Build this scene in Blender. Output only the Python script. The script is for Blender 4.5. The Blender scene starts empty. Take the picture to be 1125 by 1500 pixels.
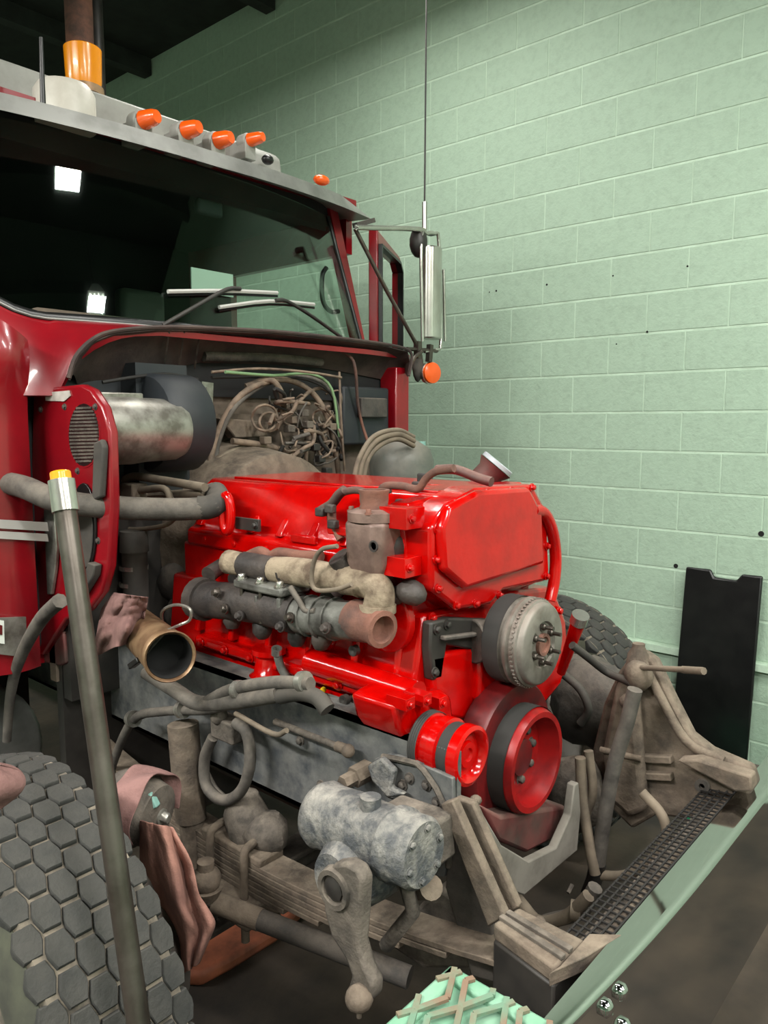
import bpy, bmesh, math, random
from mathutils import Vector, Matrix, noise
random.seed(7)
V = Vector
S = bpy.context.scene
COL = S.collection

# ------------------------------------------------------------------ camera
FPX, EYE = 1120.0, 1.8
PITCH = math.atan(130 / FPX)
TH = math.radians(49.1)                 # truck/wall axis (+Y) lies 49.1 deg left of the view
FW = V((math.sin(TH), math.cos(TH), 0)); RT = V((math.cos(TH), -math.sin(TH), 0))
cam = bpy.data.cameras.new('camera'); cam_o = bpy.data.objects.new('camera', cam); COL.objects.link(cam_o)
cam.sensor_fit = 'VERTICAL'; cam.sensor_height = 36; cam.lens = 36 * FPX / 1500
cam.clip_start = .05
cam_o.location = (0, 0, EYE)
cam_o.rotation_euler = (FW * math.cos(PITCH) - V((0, 0, math.sin(PITCH)))).to_track_quat('-Z', 'Y').to_euler()
S.camera = cam_o

# ------------------------------------------------------------------ world, lights, exposure
S.view_settings.view_transform = 'Standard'; S.view_settings.look = 'None'
S.view_settings.gamma = 1; S.view_settings.use_curve_mapping = False
S.view_settings.exposure = 0.2
W = bpy.data.worlds.new('World'); S.world = W; W.use_nodes = True
W.node_tree.nodes['Background'].inputs[0].default_value = (.8, .9, .85, 1)
W.node_tree.nodes['Background'].inputs[1].default_value = .02
LAMPS = [  # centre, length along Y, width, watts
    ((1.83, .38, 4.35), .26, .26, 45), ((2.35, -1.18, 4.35), .26, .26, 45), ((.1, -1.9, 4.35), 2.4, .3, 170),
    ((-2.7, 1.8, 4.35), 2.4, .3, 400), ((-2.6, -2.6, 4.35), 2.4, .3, 125), ((2.1, -3.3, 4.35), 2.4, .3, 120), ((-2.7, 5.8, 4.35), 2.4, .3, 200), ((2.75, 2.7, 4.35), 1.3, .3, 30)]  # final entry is an added fill light for the wall the cab shadows
for c, ln, wd, w in LAMPS:
    L = bpy.data.lights.new('fluorescent_glow', 'AREA'); L.shape = 'RECTANGLE'
    L.size = wd; L.size_y = ln; L.energy = w; L.color = (1, .985, .93)
    lo = bpy.data.objects.new('fluorescent_glow', L); COL.objects.link(lo)
    lo.location = (c[0], c[1], c[2] - .075)

# ------------------------------------------------------------------ pixel -> world
def P(px, py, X=None, Y=None, Z=None, t=None):
    r = (px - 562.5) / FPX; d = (py - 750) / FPX
    v = FW * (math.cos(PITCH) - d * math.sin(PITCH)) + RT * r + V((0, 0, -math.sin(PITCH) - d * math.cos(PITCH)))
    if X is not None: t = X / v.x
    elif Y is not None: t = Y / v.y
    elif Z is not None: t = (Z - EYE) / v.z
    return v * t + V((0, 0, EYE))

# ------------------------------------------------------------------ materials
def lin(c):
    return tuple(((x / 255) / 12.92 if x / 255 <= .04045 else ((x / 255 + .055) / 1.055) ** 2.4) for x in c) + (1,)
MATS = {}
def mat(name, c, r=.5, m=0., c2=None, sc=5, amt=1., lo=.4, hi=.65, bump=0., bsc=60, dust=None, damt=.8, dlo=.35, coat=0., spec=.5, emit=0., rv=0.):
    M = bpy.data.materials.new(name); M.use_nodes = True; nt = M.node_tree; N = nt.nodes; K = nt.links
    b = N['Principled BSDF']; b.inputs['Roughness'].default_value = r; b.inputs['Metallic'].default_value = m
    b.inputs['Coat Weight'].default_value = coat; b.inputs['Coat Roughness'].default_value = .08
    b.inputs['Specular IOR Level'].default_value = spec
    b.inputs['Base Color'].default_value = lin(c)
    g = N.new('ShaderNodeNewGeometry')
    def noi(scale, det=5, rough=.6):
        n = N.new('ShaderNodeTexNoise'); n.inputs['Scale'].default_value = scale
        n.inputs['Detail'].default_value = det; n.inputs['Roughness'].default_value = rough
        K.new(g.outputs['Position'], n.inputs['Vector']); return n
    def rng(sock, a, b_, x=0., y=1.):
        q = N.new('ShaderNodeMapRange'); q.inputs['From Min'].default_value = a; q.inputs['From Max'].default_value = b_
        q.inputs['To Min'].default_value = x; q.inputs['To Max'].default_value = y; K.new(sock, q.inputs['Value']); return q.outputs[0]
    col = None
    def mix(fac, a, b_):
        x = N.new('ShaderNodeMix'); x.data_type = 'RGBA'; K.new(fac, x.inputs[0])
        if isinstance(a, tuple): x.inputs[6].default_value = a
        else: K.new(a, x.inputs[6])
        if isinstance(b_, tuple): x.inputs[7].default_value = b_
        else: K.new(b_, x.inputs[7])
        return x.outputs[2]
    col = lin(c)
    if c2 is not None:
        col = mix(rng(noi(sc).outputs[0], lo, hi, 0, amt), col, lin(c2))
    if dust is not None:       # settled dust: lies on faces that point up, in patches
        sx = N.new('ShaderNodeSeparateXYZ'); K.new(g.outputs['Normal'], sx.inputs[0])
        up = rng(sx.outputs[2], -.7, .9)
        a = N.new('ShaderNodeMath'); a.operation = 'MULTIPLY'; K.new(up, a.inputs[0])
        K.new(rng(noi(11, 8, .7).outputs[0], dlo, dlo + .22, .15, damt), a.inputs[1])
        col = mix(a.outputs[0], col, lin(dust))
        K.new(rng(a.outputs[0], 0, 1, r, .95), b.inputs['Roughness'])
        if m: K.new(rng(a.outputs[0], 0, 1, m, 0), b.inputs['Metallic'])
    elif rv:
        K.new(rng(noi(14).outputs[0], .35, .7, r, min(1, r + rv)), b.inputs['Roughness'])
    if not isinstance(col, tuple): K.new(col, b.inputs['Base Color'])
    if bump:
        bp = N.new('ShaderNodeBump'); bp.inputs['Strength'].default_value = bump; bp.inputs['Distance'].default_value = .01
        K.new(noi(bsc, 4).outputs[0], bp.inputs['Height']); K.new(bp.outputs[0], b.inputs['Normal'])
    if emit:
        b.inputs['Emission Color'].default_value = lin(c); b.inputs['Emission Strength'].default_value = emit
    MATS[name] = M; return M
DUST = (150, 136, 122)
mat('wall_paint', (158, 181, 161), .6, c2=(130, 147, 130), sc=26, amt=.42, lo=.45, hi=.78, bump=.3, bsc=60)
mat('mortar', (184, 206, 186), .6, c2=(166, 187, 167), sc=8, bump=.2)
mat('ceiling', (38, 42, 38), .9, c2=(26, 28, 26))
mat('joist', (46, 50, 46), .8, c2=(30, 32, 30))
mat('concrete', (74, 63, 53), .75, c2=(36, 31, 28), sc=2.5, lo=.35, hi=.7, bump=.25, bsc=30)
mat('engine_red', (182, 4, 2), .17, coat=.35, spec=.28, bump=.08, bsc=70, c2=(156, 3, 2), sc=9)
mat('engine_red_dull', (104, 14, 16), .45, c2=(40, 20, 21), sc=9, amt=.9)
mat('maroon', (92, 26, 30), .5, c2=(46, 26, 26), sc=9, dust=DUST, damt=.35)
mat('cab_red', (136, 9, 22), .3, coat=.4, c2=(116, 9, 20), sc=4, bump=.04, bsc=8)
mat('cab_grey', (150, 150, 144), .5, c2=(128, 128, 122), sc=6)
mat('alu', (150, 150, 146), .42, m=.6, c2=(128, 128, 124), sc=8)
mat('chrome', (188, 188, 186), .07, m=1.)
mat('chrome_dull', (196, 194, 188), .22, m=.85, c2=(172, 168, 160), sc=6)
mat('steel', (104, 97, 91), .3, m=.85, c2=(84, 77, 71), sc=12, rv=.15)
mat('zinc', (160, 158, 150), .4, m=.7, c2=(110, 105, 98), sc=15)
mat('hub_metal', (128, 124, 118), .45, m=.55, c2=(96, 90, 84), sc=18, dust=DUST, damt=.4)
mat('dusty', (78, 71, 64), .8, c2=(38, 35, 32), sc=15, bump=.5, bsc=45, dust=(132, 122, 110), damt=.85, dlo=.42)
mat('dusty_tan', (98, 85, 73), .85, c2=(54, 46, 40), sc=13, bump=.45, bsc=40, dust=(136, 123, 107), damt=.8, dlo=.42)
mat('dusty_dark', (52, 50, 49), .7, c2=(34, 32, 31), sc=8, bump=.3, bsc=40, dust=(118, 108, 98), damt=.7)
mat('rail', (44, 50, 57), .55, c2=(98, 99, 98), sc=18, amt=.8, bump=.15, bsc=60, dust=(124, 122, 116), damt=.8)
mat('gearbox', (52, 57, 63), .65, c2=(120, 118, 113), sc=24, amt=.85, lo=.45, hi=.62, bump=.6, bsc=70, dust=(160, 155, 146), damt=.9, dlo=.45)
mat('black_plastic', (12, 12, 13), .35, c2=(20, 20, 20), sc=9)
mat('black_metal', (24, 24, 25), .4, c2=(42, 40, 38), sc=10, dust=(96, 88, 80), damt=.3)
mat('rubber', (38, 38, 37), .75, c2=(58, 55, 51), sc=9, dust=(110, 102, 92), damt=.4)
mat('tire', (36, 38, 37), .85, c2=(50, 50, 48), sc=14, bump=.3, bsc=90, dust=(78, 75, 69), damt=.35)
mat('tire_groove', (118, 109, 96), .95, c2=(72, 67, 60), sc=24)
mat('tire_side', (74, 76, 62), .9, c2=(52, 52, 46), sc=9)
mat('hose', (80, 76, 71), .75, c2=(46, 43, 41), sc=14, bump=.2, bsc=60, dust=(126, 117, 106), damt=.7, dlo=.4)
mat('hose_tan', (110, 97, 82), .8, c2=(78, 68, 58), sc=14, dust=(134, 123, 107), damt=.6)
mat('belt', (46, 45, 43), .8)
mat('firewall', (104, 90, 77), .85, c2=(62, 54, 48), sc=5, lo=.35, hi=.7, bump=.3, bsc=30, dust=DUST, damt=.5)
mat('flange_brown', (52, 41, 39), .8, c2=(78, 64, 58), sc=6, bump=.2, bsc=40)
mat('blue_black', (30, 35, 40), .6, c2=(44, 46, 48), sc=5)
mat('wire_tan', (128, 110, 94), .8, c2=(84, 72, 62), sc=20)
mat('wire_green', (110, 140, 100), .7)
mat('wire_black', (30, 28, 26), .7)
mat('rag', (136, 102, 97), .95, c2=(106, 76, 72), sc=9, bump=.3, bsc=120)
mat('rag_rust', (152, 110, 97), .95, c2=(118, 84, 75), sc=9, bump=.3, bsc=120)
mat('amber', (226, 138, 6), .25, coat=.3)
mat('orange_lens', (240, 92, 18), .25, coat=.4)
mat('amber_top', (232, 150, 28), .25, coat=.4)
mat('exhaust_wrap', (150, 135, 114), .8, c2=(88, 72, 58), sc=16, bump=.5, bsc=45)
mat('cast_dark', (40, 36, 35), .6, c2=(70, 62, 57), sc=9, bump=.25, bsc=60)
mat('cast_grey', (116, 116, 110), .55, c2=(62, 60, 56), sc=9, m=.2, bump=.25, bsc=60)
mat('canister', (134, 110, 100), .5, c2=(84, 66, 60), sc=7, m=.25, bump=.15)
mat('rust', (124, 84, 70), .85, c2=(80, 60, 54), sc=9, bump=.3)
mat('brass', (150, 122, 92), .45, m=.45, c2=(104, 76, 54), sc=14)
mat('pipe_inside', (16, 15, 15), .9)
mat('seafoam', (108, 156, 128), .55, c2=(130, 168, 144), sc=8)
mat('mesh_rust', (120, 98, 80), .7, c2=(100, 130, 108), sc=14)
mat('pan_orange', (176, 98, 70), .6, c2=(112, 64, 48), sc=6)
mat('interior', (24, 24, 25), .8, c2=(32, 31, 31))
mat('seat_grey', (120, 122, 116), .7)
mat('paper', (215, 220, 212), .8)
mat('white_paint', (205, 200, 194), .6, c2=(160, 154, 146), sc=9)
mat('pale_plastic', (196, 192, 182), .45, c2=(176, 170, 160), sc=7)
mat('stripe', (186, 184, 180), .4)
mat('bottle', (66, 76, 72), .4, c2=(96, 100, 94), sc=9, dust=DUST, damt=.4)
mat('cap_grey', (168, 174, 180), .4)
mat('yellow', (206, 180, 30), .5)
mat('teal', (120, 160, 150), .7)
mat('green_tarp', (20, 120, 80), .6)
mat('cross_grey', (116, 112, 104), .8, c2=(80, 75, 68), sc=9, dust=(132, 126, 116), damt=.5)
mat('maroon_bright', (150, 14, 14), .4, c2=(112, 14, 16), sc=9)
mat('lamp_house', (210, 210, 205), .5)
mat('tube', (255, 252, 240), .5, emit=9.)
def glass(name, tint, refl):
    M = bpy.data.materials.new(name); M.use_nodes = True; nt = M.node_tree; N = nt.nodes; K = nt.links
    N.remove(N['Principled BSDF'])
    tr = N.new('ShaderNodeBsdfTransparent'); tr.inputs[0].default_value = tint
    gl = N.new('ShaderNodeBsdfGlossy'); gl.inputs['Roughness'].default_value = .02; gl.inputs[0].default_value = (.9, 1, .95, 1)
    lw = N.new('ShaderNodeLayerWeight'); lw.inputs[0].default_value = .5
    pw = N.new('ShaderNodeMath'); pw.operation = 'POWER'; pw.inputs[1].default_value = 5; K.new(lw.outputs['Facing'], pw.inputs[0])
    fr = N.new('ShaderNodeMath'); fr.operation = 'MULTIPLY_ADD'; fr.inputs[1].default_value = 1 - refl; fr.inputs[2].default_value = refl; K.new(pw.outputs[0], fr.inputs[0])
    mx = N.new('ShaderNodeMixShader'); K.new(fr.outputs[0], mx.inputs[0]); K.new(tr.outputs[0], mx.inputs[1]); K.new(gl.outputs[0], mx.inputs[2])
    K.new(mx.outputs[0], N['Material Output'].inputs[0]); MATS[name] = M
glass('windshield_glass', (.80, .88, .84, 1), .045)

# ------------------------------------------------------------------ mesh builder
def frame(ax):
    z = ax.normalized(); a = V((0, 0, 1)) if abs(z.z) < .9 else V((1, 0, 0))
    x = a.cross(z).normalized(); return x, z.cross(x), z
class MB:
    def __init__(s): s.v = []; s.f = []
    def add(s, vs, fs):
        o = len(s.v); s.v += [V(p) for p in vs]; s.f += [tuple(i + o for i in q) for q in fs]; return s
    def box(s, a, b):
        a = V(a); b = V(b); x0, x1 = sorted((a.x, b.x)); y0, y1 = sorted((a.y, b.y)); z0, z1 = sorted((a.z, b.z))
        return s.add([(x0, y0, z0), (x1, y0, z0), (x1, y1, z0), (x0, y1, z0), (x0, y0, z1), (x1, y0, z1), (x1, y1, z1), (x0, y1, z1)],
                     [(0, 3, 2, 1), (4, 5, 6, 7), (0, 1, 5, 4), (1, 2, 6, 5), (2, 3, 7, 6), (3, 0, 4, 7)])
    def bar(s, p, q, w, h, up=V((0, 0, 1))):
        p = V(p); q = V(q); d = (q - p).normalized(); x = d.cross(up)
        if x.length < 1e-4: x = d.cross(V((1, 0, 0)))
        x.normalize(); y = x.cross(d).normalized(); x *= w / 2; y *= h / 2
        vs = [p - x - y, p + x - y, p + x + y, p - x + y, q - x - y, q + x - y, q + x + y, q - x + y]
        return s.add(vs, [(0, 3, 2, 1), (4, 5, 6, 7), (0, 1, 5, 4), (1, 2, 6, 5), (2, 3, 7, 6), (3, 0, 4, 7)])
    def prism(s, pts, vec):
        pts = [V(p) for p in pts]; vec = V(vec); n = len(pts)
        nn = V((0, 0, 0))
        for i in range(n): nn += pts[i].cross(pts[(i + 1) % n])
        if nn.dot(vec) > 0: pts = pts[::-1]
        return s.add(pts + [p + vec for p in pts], [tuple(range(n)), tuple(range(2 * n - 1, n - 1, -1))] +
                     [(i, i + n, (i + 1) % n + n, (i + 1) % n) for i in range(n)])
    def loft(s, rings, cap=True):
        n = len(rings[0]); vs = [p for r in rings for p in r]; fs = []
        for k in range(len(rings) - 1):
            for i in range(n): fs.append((k * n + i, k * n + (i + 1) % n, (k + 1) * n + (i + 1) % n, (k + 1) * n + i))
        if cap: fs += [tuple(range(n - 1, -1, -1)), tuple(range((len(rings) - 1) * n, len(rings) * n))]
        return s.add(vs, fs)
    def lathe(s, o, ax, prof, n=24, cap=True):
        o = V(o); x, y, z = frame(V(ax))
        return s.loft([[o + z * d + (x * math.cos(6.28318 * i / n) + y * math.sin(6.28318 * i / n)) * max(r, 1e-4) for i in range(n)] for d, r in prof], cap)
    def cyl(s, p, q, r, r2=None, n=18):
        p = V(p); q = V(q); return s.lathe(p, q - p, [(0, r), ((q - p).length, r if r2 is None else r2)], n)
    def tube(s, pts, r, n=8, sub=5):
        pts = [V(p) for p in pts]
        if sub > 1 and len(pts) > 2:
            e = [pts[0] * 2 - pts[1]] + pts + [pts[-1] * 2 - pts[-2]]; out = []
            for i in range(1, len(e) - 2):
                for k in range(sub):
                    t = k / sub; a, b, c, d = e[i - 1:i + 3]
                    out.append(.5 * (2 * b + (c - a) * t + (2 * a - 5 * b + 4 * c - d) * t * t + (3 * b - a - 3 * c + d) * t ** 3))
            pts = out + [pts[-1]]
        m = len(pts); rr = r if callable(r) else (lambda u: r)
        T = [(pts[min(i + 1, m - 1)] - pts[max(i - 1, 0)]).normalized() for i in range(m)]
        x = frame(T[0])[0]; rings = []
        for i in range(m):
            x = (x - T[i] * x.dot(T[i])).normalized(); y = T[i].cross(x); q = rr(i / (m - 1))
            rings.append([pts[i] + (x * math.cos(6.28318 * k / n) + y * math.sin(6.28318 * k / n)) * q for k in range(n)])
        return s.loft(rings)
    def bolt(s, p, ax, r=.009, h=.009):
        s.lathe(p, ax, [(-.002, r * 1.5), (h * .25, r * 1.5)], 10); return s.lathe(p, ax, [(0, r), (h, r), (h * 1.15, r * .8)], 6)
    def ball(s, c, r, sc=(1, 1, 1), n=12, lump=0):
        c = V(c); vs = [c + V((0, 0, -r * sc[2]))]; fs = []; m = n // 2
        for j in range(1, m):
            for i in range(n):
                a = math.pi * j / m; b = 6.28318 * i / n
                d = V((math.sin(a) * math.cos(b) * sc[0], math.sin(a) * math.sin(b) * sc[1], -math.cos(a) * sc[2])) * r
                if lump: d *= 1 + lump * noise.noise((c + d) * 14)
                vs.append(c + d)
        vs.append(c + V((0, 0, r * sc[2])))
        for i in range(n): fs += [(0, 1 + (i + 1) % n, 1 + i), (len(vs) - 1, 1 + (m - 2) * n + i, 1 + (m - 2) * n + (i + 1) % n)]
        for j in range(m - 2):
            for i in range(n):
                a = 1 + j * n; b = a + n; fs.append((a + i, a + (i + 1) % n, b + (i + 1) % n, b + i))
        return s.add(vs, fs)
    def sheet(s, fn, nu, nv, th):
        g = [[V(fn(i / nu, j / nv)) for i in range(nu + 1)] for j in range(nv + 1)]
        def nrm(i, j):
            a = g[j][min(i + 1, nu)] - g[j][max(i - 1, 0)]; b = g[min(j + 1, nv)][i] - g[max(j - 1, 0)][i]
            c = a.cross(b); return c.normalized() if c.length > 1e-9 else V((0, 0, 1))
        A = [g[j][i] for j in range(nv + 1) for i in range(nu + 1)]; B = [g[j][i] - nrm(i, j) * th for j in range(nv + 1) for i in range(nu + 1)]
        w = nu + 1; o = len(A); fs = []
        for j in range(nv):
            for i in range(nu):
                q = (j * w + i, j * w + i + 1, (j + 1) * w + i + 1, (j + 1) * w + i); fs += [q, tuple(k + o for k in q[::-1])]
        rim = [i for i in range(w)] + [j * w + nu for j in range(1, nv + 1)] + [nv * w + i for i in range(nu - 1, -1, -1)] + [j * w for j in range(nv - 1, 0, -1)]
        for k in range(len(rim)):
            a, b = rim[k], rim[(k + 1) % len(rim)]; fs.append((b, a, a + o, b + o))
        return s.add(A + B, fs)
    def build(s, name, m, parent=None, bev=0., sharp=48, sub=0):
        me = bpy.data.meshes.new(name)
        lo = V((min(p.x for p in s.v), min(p.y for p in s.v), min(p.z for p in s.v))); hi = V((max(p.x for p in s.v), max(p.y for p in s.v), max(p.z for p in s.v)))
        c = V(((lo.x + hi.x) / 2, (lo.y + hi.y) / 2, lo.z))
        me.from_pydata([p - c for p in s.v], [], s.f); me.materials.append(MATS[m])
        bm = bmesh.new(); bm.from_mesh(me); bmesh.ops.recalc_face_normals(bm, faces=bm.faces); bm.to_mesh(me); bm.free()
        for p in me.polygons: p.use_smooth = True
        me.set_sharp_from_angle(angle=math.radians(sharp))
        return link(name, me, c, parent, bev, sub)
WL = {}
def link(name, me, c, parent=None, bev=0., sub=0):
    o = bpy.data.objects.new(name, me); COL.objects.link(o); WL[o.name] = V(c)
    if parent: o.parent = parent; o.location = V(c) - WL[parent.name]
    else: o.location = c
    if bev:
        b = o.modifiers.new('bevel', 'BEVEL'); b.width = bev; b.segments = 2; b.limit_method = 'ANGLE'; b.angle_limit = .6
    if sub:
        b = o.modifiers.new('sub', 'SUBSURF'); b.levels = b.render_levels = sub
    return o
def tag(o, label, cat, group=None):
    o['label'] = label; o['category'] = cat
    if group: o['group'] = group
    return o
def empty(name, loc):
    o = bpy.data.objects.new(name, None); COL.objects.link(o); o.location = loc; o.empty_display_size = .1; WL[o.name] = V(loc); return o
def struct(o): o['kind'] = 'structure'; return o
def lab(o, t): o['label'] = t; return o
def pp(lst, **k): return [P(a, b, **k) for a, b in lst]

# ------------------------------------------------------------------ room
CEIL = 4.9; XW = 3.95
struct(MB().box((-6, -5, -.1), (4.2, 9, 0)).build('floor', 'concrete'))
ce = struct(MB().box((-6, -5, CEIL), (4.2, 9, CEIL + .1)).build('ceiling', 'ceiling'))
for y in [-3.5, -1.9, -.3, 1.3, 2.9, 4.5, 6.1, 7.7]:
    MB().box((-6, y - .05, CEIL - .14), (XW - .01, y + .05, CEIL - .001)).build('joist', 'joist', ce)
struct(MB().box((-6, 9, 0), (4.2, 9.1, CEIL)).build('wall_back', 'wall_paint'))
struct(MB().box((-6, -5.1, 0), (4.2, -5, CEIL)).build('wall_front', 'wall_paint'))
struct(MB().box((-6.1, -5, 0), (-6, 9, CEIL)).build('wall_left', 'wall_paint'))
wall = struct(MB().box((XW + .0025, -5, 0), (4.2, 9, CEIL)).build('wall_right', 'mortar'))
BL, BH, J = .406, .2032, .010
zj = P(1125, 602, X=XW).z % BH          # a bed joint passes here
yj = P(899, 290, X=XW).y                # a head joint of that row
kj = round((P(899, 290, X=XW).z - zj) / BH - .5)
def block_mesh(y0, y1, z0, z1):
    m = MB(); b = .0022; x = XW
    vs = [(x + .03, y0, z0), (x + .03, y1, z0), (x + .03, y1, z1), (x + .03, y0, z1), (x + b, y0, z0), (x + b, y1, z0), (x + b, y1, z1), (x + b, y0, z1),
          (x, y0 + b, z0 + b), (x, y1 - b, z0 + b), (x, y1 - b, z1 - b), (x, y0 + b, z1 - b)]
    fs = [(8, 11, 10, 9)] + [(4 + i, 4 + (i + 1) % 4, 8 + (i + 1) % 4, 8 + i) for i in range(4)] + [(i, (i + 1) % 4, 4 + (i + 1) % 4, 4 + i) for i in range(4)]
    return m.add(vs, fs)
def proj(p):
    d = V(p) - V((0, 0, EYE)); fwd = FW * math.cos(PITCH) - V((0, 0, math.sin(PITCH))); dn = -FW * math.sin(PITCH) - V((0, 0, math.cos(PITCH)))
    z = d.dot(fwd); return (562.5 + FPX * d.dot(RT) / z, 750 + FPX * d.dot(dn) / z, z)
rest = MB(); cand = []
for k in range(-1, 26):
    z0 = max(zj + k * BH + J / 2, .002); z1 = min(zj + (k + 1) * BH - J / 2, CEIL - .002)
    if z1 - z0 < .02: continue
    for i in range(-18, 22):
        y0 = yj + (i + (.5 if (k - kj) % 2 else 0)) * BL + J / 4; y1 = y0 + BL - J / 2
        if y0 < -4.9 or y1 > 8.9: continue
        yc, zc = (y0 + y1) / 2, (z0 + z1) / 2; vis = False
        if yc > .3:
            a, b, d = proj((XW, yc, zc)); vis = 150 < a < 1180 and -50 < b < 1200 and not (a < 520 and b > 380) and not (a < 620 and b > 640)
        cand.append((vis, yc, zc, y0, y1, z0, z1))
cand.sort(key=lambda q: (not q[0], q[1] ** 2 + (q[2] - 1.8) ** 2))
bm0 = {}
for n, (vis, yc, zc, y0, y1, z0, z1) in enumerate(cand):
    if vis and n < 300:
        key = round(z1 - z0, 4)
        if key not in bm0: bm0[key] = block_mesh(y0, y1, z0, z1).build('block', 'wall_paint', wall, 0, 20)
        else: link('block', bm0[key].data, V((bm0[key].location.x + WL[wall.name].x, yc, z0)), wall)
    else: rest.add(*(lambda q: (q.v, q.f))(block_mesh(y0, y1, z0, z1)))
ro = rest.build('block_field', 'wall_paint', wall, 0, 20); ro['kind'] = 'stuff'
ledge = MB().box((XW - .035, -4.9, .60), (XW - .001, 8.9, .635)).build('ledge', 'mortar', wall)
for a_, b_, r_ in [(1115, 782, .014), (990, 829, .012), (727, 426, .006), (717, 428, .004), (801, 417, .006), (1007, 390, .005), (898, 404, .0045), (948, 486, .006), (903, 504, .004)]:
    p = P(a_, b_, X=XW); MB().cyl(p + V((.002, 0, 0)), p - V((.001, 0, 0)), r_, n=10).build('anchor_hole', 'pipe_inside', wall)

LL = ['compact four-tube lamp hung over the engine bay', 'compact four-tube lamp hung over the front bumper', 'long fluorescent fixture over the floor ahead of the bumper',
      'long fluorescent fixture over the open floor beside the front tire', 'long fluorescent fixture in the far front corner from the block wall', 'long fluorescent fixture near the block wall ahead of the truck',
      'long fluorescent fixture beside the rear of the cab', 'added fill light over the gap between the cab door and the block wall']
for i, (c, ln, wd, w) in enumerate(LAMPS):
    e = tag(empty('fluorescent_lamp', (c[0], c[1], c[2] - .06)), LL[i], 'lamp'); h = wd / 2
    MB().prism([(c[0] - h, c[1] - ln / 2, c[2] - .03), (c[0] - h * .4, c[1] - ln / 2, c[2] + .04), (c[0] + h * .4, c[1] - ln / 2, c[2] + .04), (c[0] + h, c[1] - ln / 2, c[2] - .03)], (0, ln, 0)).build('housing', 'lamp_house', e)
    nt_ = 4 if i < 2 else 2
    for k in range(nt_):
        x = c[0] + wd * ((k + .5) / nt_ - .5)
        MB().cyl((x, c[1] - ln / 2 + .03, c[2] - .048), (x, c[1] + ln / 2 - .03, c[2] - .048), .016, n=10).build('lamp_tube', 'tube', e)
    for s_ in (-1, 1): MB().cyl((c[0], c[1] + s_ * ln * .4, c[2] + .03), (c[0], c[1] + s_ * ln * .4, CEIL), .006, n=6).build('hanger_rod', 'steel', e)

# black plastic panel leaning on the wall
pl = MB(); o = pp([(1006, 830), (1042, 834), (1047, 845), (1080, 850), (1088, 841), (1118, 844), (1096, 1118), (984, 1098)], X=3.9)
lean = [V((3.885 - (1.07 - p.z) * .03, p.y, p.z)) for p in o]
lean[-1].z = lean[-2].z = 0.003
tag(pl.prism(lean, (.022, 0, 0)).build('plastic_panel', 'black_plastic', None, .008), 'tall black plastic panel with a notched top leaning on the block wall', 'panel')

# ------------------------------------------------------------------ truck root
XC = 1.78
T = tag(empty('truck', (XC, 1.62, 0)), 'red truck with its hood off, showing a bright red engine', 'truck')

# ------------------------------------------------------------------ cab
def wsy(x, z): return 2.38 + .12 * ((x - 1.82) / .9) ** 2 + (z - 2.15) * .2
WX0, WX1, WZ0, WZ1 = .93, 2.74, 2.133, 2.76
def wzb(x):
    a = max(0, (WX0 + .24 - x) / .24); b = max(0, (x - WX1 + .07) / .07)
    return WZ0 + .012 * (x - 1) + .22 * (1 - math.sqrt(max(0, 1 - a * a))) + .05 * (1 - math.sqrt(max(0, 1 - b * b)))
def ws(u, v):
    x = WX0 + .01 + (WX1 - WX0 - .02) * u; z = wzb(x) * (1 - v) + WZ1 * v; x2 = x - .0 - (.10 * v if u > .5 else -.02 * v) * abs(2 * u - 1); return (x2, wsy(x, z), z)
lab(MB().sheet(ws, 30, 8, .005).build('windshield', 'windshield_glass', T), 'dark tinted windshield')
edge = [V(ws(i / 40, 0)) for i in range(41)]
sl = [V(ws(0, 1 - i / 6)) for i in range(6)] + edge
MB().tube([V(ws(1, i / 6)) for i in range(7)], .009, 8, 1).build('window_seal', 'black_plastic', T)
MB().tube([p + V((0, -.014, -.004)) for p in sl], .02, 10, 1).build('window_seal', 'black_plastic', T)
MB().tube([p + V((0, -.034, -.008)) for p in edge[2:-2]], .004, 6, 1).build('seal_trim', 'alu', T)

shell = MB()
shell.box((.80, 2.62, 1.0), (.84, 4.0, 2.85)).box((.8, 3.96, 1.0), (2.82, 4.0, 2.85)).box((2.78, 3.55, 1.0), (2.82, 4.0, 2.85)).box((2.78, 2.6, 1.0), (2.82, 3.55, 1.30)).box((2.78, 2.65, 2.62), (2.82, 3.55, 2.85))
shell.box((.8, 2.62, 2.82), (2.82, 4.0, 2.87)).box((.8, 2.5, 1.0), (2.82, 4.0, 1.04))
cabo = lab(shell.build('cab_shell', 'cab_red', T), 'crimson cab body')
MB().box((.85, 2.66, 2.80), (2.77, 3.95, 2.815)).box((.845, 2.7, 1.05), (.86, 3.95, 2.8)).box((.86, 3.93, 1.05), (2.77, 3.955, 2.8)).build('headliner', 'interior', cabo)
MB().prism([(.86, 2.47, 1.06), (.86, 2.47, 2.10), (.86, 2.72, 2.13), (.86, 2.85, 2.02), (.86, 2.85, 1.06)], (1.88, 0, 0)).build('dashboard', 'interior', cabo, .02)
for x in (1.25, 2.30):       # seats: base, cushion, back, headrest
    s = MB().box((x - .22, 3.25, 1.05), (x + .22, 3.7, 1.5)).box((x - .25, 3.15, 1.5), (x + .25, 3.75, 1.66)).box((x - .23, 3.62, 1.66), (x + .23, 3.80, 2.30)).box((x - .13, 3.66, 2.32), (x + .13, 3.76, 2.5)).build('seat', 'seat_grey' if x > 2 else 'interior', cabo, .03)
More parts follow.
